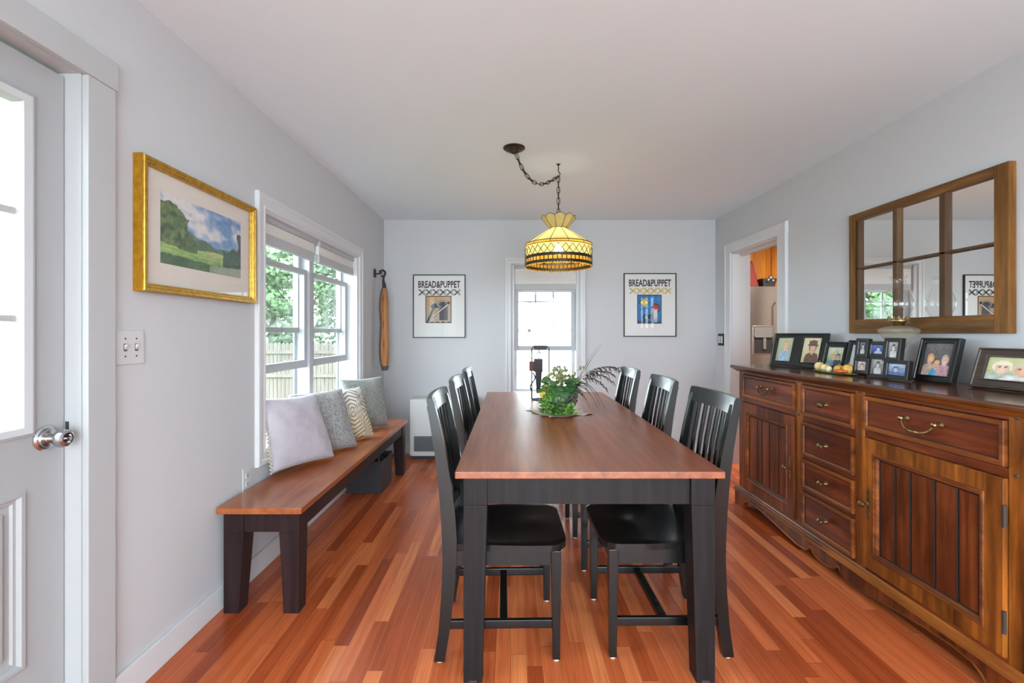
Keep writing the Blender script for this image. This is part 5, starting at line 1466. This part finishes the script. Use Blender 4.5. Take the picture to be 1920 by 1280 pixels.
# ------------------------------------------------------------------ window-sash mirror on the right wall
MY0, MY1, MZ0, MZ1 = 1.893, 2.790, 1.235, 1.954
r = thing('sash_mirror', 'old six-pane wooden window sash used as a mirror on the right wall', 'mirror', (XR, (MY0 + MY1) / 2, (MZ0 + MZ1) / 2))
X1, X0 = XR - .001, XR - .034
for y0, y1 in ((MY0, MY0 + .060), (MY1 - .048, MY1)): part('frame_stile', B().box(X0, X1, y0, y1, MZ0, MZ1, .003), M['sashwoodz'], r)
for z0, z1 in ((MZ0, MZ0 + .082), (MZ1 - .046, MZ1)): part('frame_rail', B().box(X0 + .001, X1, MY0 + .060, MY1 - .048, z0, z1, .003), M['sashwood'], r)
def bar(ya, yb, za, zb, vert):
    b = B()
    if vert: b.prism([(ya, X0 + .016), (ya + .016, X0 + .003), (yb - .016, X0 + .003), (yb, X0 + .016), (yb, X1), (ya, X1)], lambda u, v, k: (v, u, k), za, zb)
    else: b.prism([(za, X0 + .018), (za + .006, X0 + .003), (zb - .006, X0 + .003), (zb, X0 + .018), (zb, X1), (za, X1)], lambda u, v, k: (v, k, u), ya, yb)
    return b
part('muntin', bar(2.160, 2.218, MZ0 + .082, MZ1 - .046, True), M['sashwoodd'], r)
part('muntin', bar(2.430, 2.488, MZ0 + .082, MZ1 - .046, True), M['sashwoodd'], r)
part('muntin', bar(MY1 - .090, MY1 - .046, MZ0 + .082, MZ1 - .046, True), M['sashwoodd'], r)
part('muntin', bar(MY0 + .060, MY1 - .048, 1.611, 1.631, False), M['sashwoodd'], r)
part('mirror_glass', B().box(X0 + .020, X0 + .024, MY0 + .05, MY1 - .04, MZ0 + .07, MZ1 - .04), M['mirror'], r, smooth=0)

# ------------------------------------------------------------------ kitchen: fridge, cabinet, things on top of the fridge
r = thing('refrigerator', 'stainless steel refrigerator with a water dispenser seen through the kitchen doorway', 'refrigerator', (3.10, 5.70, 0))
b = B(); b.box(2.62, 3.54, 5.42, 6.18, .02, 1.78, .008); part('body', b, M['dkgrey'], r)
def fdoor(x0, x1):
    b = B(); pts = [(x0, 5.415)] + [(x0 + (x1 - x0) * k / 10, 5.37 - .035 * math.sin(PI * k / 10) ** .8) for k in range(11)] + [(x1, 5.415)]
    b.prism(pts, lambda u, v, k: (u, v, k), .10, 1.785); return b
dl = part('door', fdoor(2.64, 3.155), M['steel'], r, smooth=20)
part('door', fdoor(3.165, 3.53), M['steel'], r, smooth=20)
part('handle', B().tube([(3.135, 5.34, .75), (3.135, 5.30, .80), (3.135, 5.30, 1.55), (3.135, 5.34, 1.60)], .012, 10), M['steel'], dl)
b = B(); b.rings(lambda u, v, k: (u, 5.34 - k, v), 2.835, 3.085, .985, 1.325, [(0, -.01), (0, .006), (.006, .010), (.016, .010), (.020, .004)], cap=False)
dp = part('dispenser_frame', b, M['steel'], dl)
b = B(); b.box(2.853, 3.067, 5.332, 5.345, 1.20, 1.308); part('control_panel', b, M['grey'], dp)
b = B(); b.box(2.853, 3.067, 5.334, 5.345, 1.002, 1.20); part('recess', b, M['dkgrey'], dp, smooth=0)
b = B(); b.box(2.853, 3.05, 5.315, 5.335, 1.185, 1.205, .003); b.box(2.95, 2.985, 5.318, 5.334, 1.05, 1.18, .004); part('paddle', b, M['grey'], dp)
r = thing('wall_cabinet', 'orange-brown wooden cabinet above the refrigerator', 'cabinet', (3.10, 5.95, 1.85))
part('body', B().box(2.60, 3.56, 5.66, 6.29, 1.80, 2.37), M['cab'], r)
for x0, x1 in ((2.61, 2.872), (2.882, 3.22), (3.23, 3.55)):
    b = B(); b.rings(lambda u, v, k: (u, 5.66 - k, v), x0, x1, 1.805, 2.365, [(0, 0), (0, .018), (.002, .02), (.05, .02), (.056, .012), (.08, .016)])
    part('door', b, M['cab'], r)
r = solo('red_pouch', B().hexa([(2.83, 5.44, 1.787), (2.975, 5.44, 1.787), (2.975, 5.56, 1.787), (2.83, 5.56, 1.787), (2.865, 5.47, 2.06), (2.905, 5.47, 2.12), (2.905, 5.52, 2.12), (2.865, 5.52, 2.06)], .02, 3),
    M['red'], 'red pointed cloth pouch on top of the refrigerator', 'pouch', (2.90, 5.50, 1.787))
r = thing('dark_basket', 'small dark basket on top of the refrigerator beside the red pouch', 'basket', (3.075, 5.47, 1.787))
part('body', B().hexa([(3.01, 5.42, 1.787), (3.14, 5.42, 1.787), (3.14, 5.54, 1.787), (3.01, 5.54, 1.787), (2.985, 5.40, 1.888), (3.165, 5.40, 1.888), (3.165, 5.56, 1.888), (2.985, 5.56, 1.888)], .004), M['dkgrey'], r)
part('trinket', B().sphere((3.08, 5.40, 1.895), .028, 1, 1, 1, 12, 8).sphere((3.115, 5.41, 1.86), .020, 1, 1, 1, 10, 7).sphere((3.05, 5.395, 1.865), .018, 1, 1, 1, 10, 7), M['nickel'], r, label='shiny silver trinkets')
# ------------------------------------------------------------------ garden outside
b = B()
n = 16
b.grid(lambda u, v: (-26 + 40 * u, -14 + 44 * v, -.72 + .05 * fbm(u * 9, v * 9, 1)), n, n)
struct('ground_lawn', b, M['lawn'], 'green lawn outside the windows', 'lawn')
struct('ground_bounce', B().box(-6, 7, -11, YR - TW - .01, -.6, -.12), M['bounce_slab'], 'pale slab added outside the rear opening to bounce daylight indoors', 'bounce_slab', smooth=0)  # unseen pale slab added to throw daylight up through the rear opening
r = thing('garden_fence', 'weathered wooden board fence with dog-eared tops across the garden', 'fence', (-6.5, 12.0, -.7))
b = B(); x = -12.5
while x < -2.4:
    b.prism([(x, -.68), (x + .092, -.68), (x + .092, .94), (x + .062, .985), (x + .030, .985), (x, .94)], lambda u, v, k: (u, k, v), 12.0, 12.022); x += .104
part('fence_boards', b, M['fence'], r, smooth=0, label='pale vertical fence boards')
for z in (-.52, .12, .74): part('rail', B().box(-12.5, -2.3, 11.96, 12.0, z - .045, z + .045), M['fence'], r, smooth=0)
for k in range(5): part('post', B().box(-11.9 + 2.1 * k, -11.8 + 2.1 * k, 11.86, 11.96, -.72, .90, .01), M['fencepost'], r, label='tan fence post')

def tree(nm, label, x, y, h, rad, seed, mat, trunk_r=.16, n=6500, leaf=.20, zc=None):
    q = random.Random(seed)
    r = thing(nm, label, 'tree', (x, y, -.7), group='trees behind the garden fence')
    part('trunk', B().tube([(x, y, -.7), (x + .1, y, h * .3), (x - .05, y, h * .55), (x + .05, y, h * .8)], [trunk_r, trunk_r * .8, trunk_r * .5, trunk_r * .15], 10), M['treeb'], r)
    blobs = []
    for i in range(16):
        a = q.uniform(0, 2 * PI); k = q.uniform(.15, .78); zz = q.uniform(.12, .95)
        blobs.append((x + rad * k * math.cos(a), y + rad * k * math.sin(a), h * zz, rad * q.uniform(.28, .48)))
    b = B()
    for i in range(n):
        bx_, by_, bz_, br_ = q.choice(blobs)
        d = Vector((q.gauss(0, 1), q.gauss(0, 1), q.gauss(0, 1))).normalized()
        p = Vector((bx_, by_, bz_)) + d * br_ * q.uniform(.6, 1.05)
        if p.z < .2: p.z = .2 + q.random() * .5
        dd = Vector((q.gauss(0, 1), q.gauss(0, 1), q.gauss(-.3, .6)))
        b.leaf(p, dd, d, leaf * q.uniform(.7, 1.3), leaf * .62 * q.uniform(.7, 1.3), .2)
    part('crown', b, mat, r, smooth=0, recalc=False)
tree('leafy_tree', 'leafy green tree behind the fence, seen through the near half of the double window', -8.3, 15.7, 6.0, 1.5, 1, M['treel'])
tree('leafy_tree', 'leafy green tree behind the fence, seen through the far half of the double window', -7.5, 20.6, 6.8, 1.95, 2, M['treel'])
tree('leafy_tree', 'broad green tree farther from the house behind the fence', -13.6, 17.4, 7.2, 2.3, 3, M['treel'])
b = B(); q = random.Random(9)
for i in range(2600):
    p = (q.uniform(-13, -2.5), 12.75 + q.uniform(-.45, .45), q.uniform(-.4, 1.55))
    b.leaf(p, (q.gauss(0, 1), q.gauss(-.4, 1), q.gauss(0, 1)), (0, -1, .5), .2, .13, .2)
solo('garden_hedge', b, M['hedgel'], 'dark green hedge growing just behind the fence', 'hedge', (-7, 12.75, -.6), smooth=0)
r = thing('white_backdrop', 'white clapboard block added beyond the end window to fill its view with white', 'building', (1.8, 11.0, -.7))  # added white building so the end window view burns out
b = B(); z = -.7
while z < 3.2:
    b.hexa([(-1.4, 9.500, z), (5.2, 9.500, z), (5.2, 12.5, z), (-1.4, 12.5, z), (-1.4, 9.515, z + .13), (5.2, 9.515, z + .13), (5.2, 12.5, z + .13), (-1.4, 12.5, z + .13)]); z += .13
part('wall', b, M['siding'], r, smooth=0)
b = B(); b.prism([(9.3, 3.15), (11.0, 4.5), (12.7, 3.15), (12.7, 3.3), (11.0, 4.66), (9.3, 3.3)], lambda u, v, k: (k, u, v), -1.7, 5.5)
part('roof', b, M['grey'], r, smooth=0)

# ------------------------------------------------------------------ daylight, lamps, camera
wd = bpy.data.worlds.new('overcast_sky'); SC.world = wd; wd.use_nodes = True
nt = wd.node_tree; nt.nodes.clear()
o = nt.nodes.new('ShaderNodeOutputWorld'); bg = nt.nodes.new('ShaderNodeBackground')
bg.inputs['Color'].default_value = (.85, .985, 1.07, 1); bg.inputs['Strength'].default_value = 15.5
nt.links.new(bg.outputs[0], o.inputs[0])
def portal(nm, loc, rot, sx, sy):
    l = bpy.data.lights.new(nm, 'AREA'); l.shape = 'RECTANGLE'; l.size = sx; l.size_y = sy; l.cycles.is_portal = True
    ob = bpy.data.objects.new(nm, l); COL.objects.link(ob); ob.location = loc; ob.rotation_euler = rot
    return ob
# light guides in the openings (they give no light of their own)
portal('daylight_portal', (XL - TW - .01, 3.14, 1.235), (0, -PI / 2, 0), 1.31, 1.48)
portal('daylight_portal', (.354, YB + TW + .01, 1.275), (-PI / 2, 0, 0), .672, 1.35)
portal('daylight_portal', (.45, YR - TW - .01, 1.10), (PI / 2, 0, 0), 2.8, 2.1)
l = bpy.data.lights.new('kitchen_fill_light', 'AREA'); l.shape = 'DISK'; l.size = .4; l.energy = 60; l.color = (1, .93, .84)  # added fill light inside the kitchen
ob = bpy.data.objects.new('kitchen_fill_light', l); COL.objects.link(ob); ob.location = (3.0, 4.4, 2.38)

cam = bpy.data.cameras.new('camera'); cam.lens = 16.0; cam.sensor_width = 36.0; cam.clip_start = .02
co = bpy.data.objects.new('camera', cam); COL.objects.link(co)
co.location = (0, 0, 1.236); co.rotation_euler = (PI / 2, 0, 0)
cam.shift_x = 2.0 / 1920; cam.shift_y = -15.5 / 1920
SC.camera = co
SC.view_settings.view_transform = 'Standard'; SC.view_settings.look = 'None'
SC.view_settings.gamma = 1.0; SC.view_settings.use_curve_mapping = False
SC.view_settings.exposure = 0.0
SC.cycles.use_denoising = True; SC.cycles.max_bounces = 12; SC.cycles.diffuse_bounces = 6
SC.cycles.glossy_bounces = 5; SC.cycles.transparent_max_bounces = 16; SC.cycles.transmission_bounces = 6
SC.cycles.sample_clamp_indirect = 6.0; SC.cycles.caustics_reflective = False; SC.cycles.caustics_refractive = False
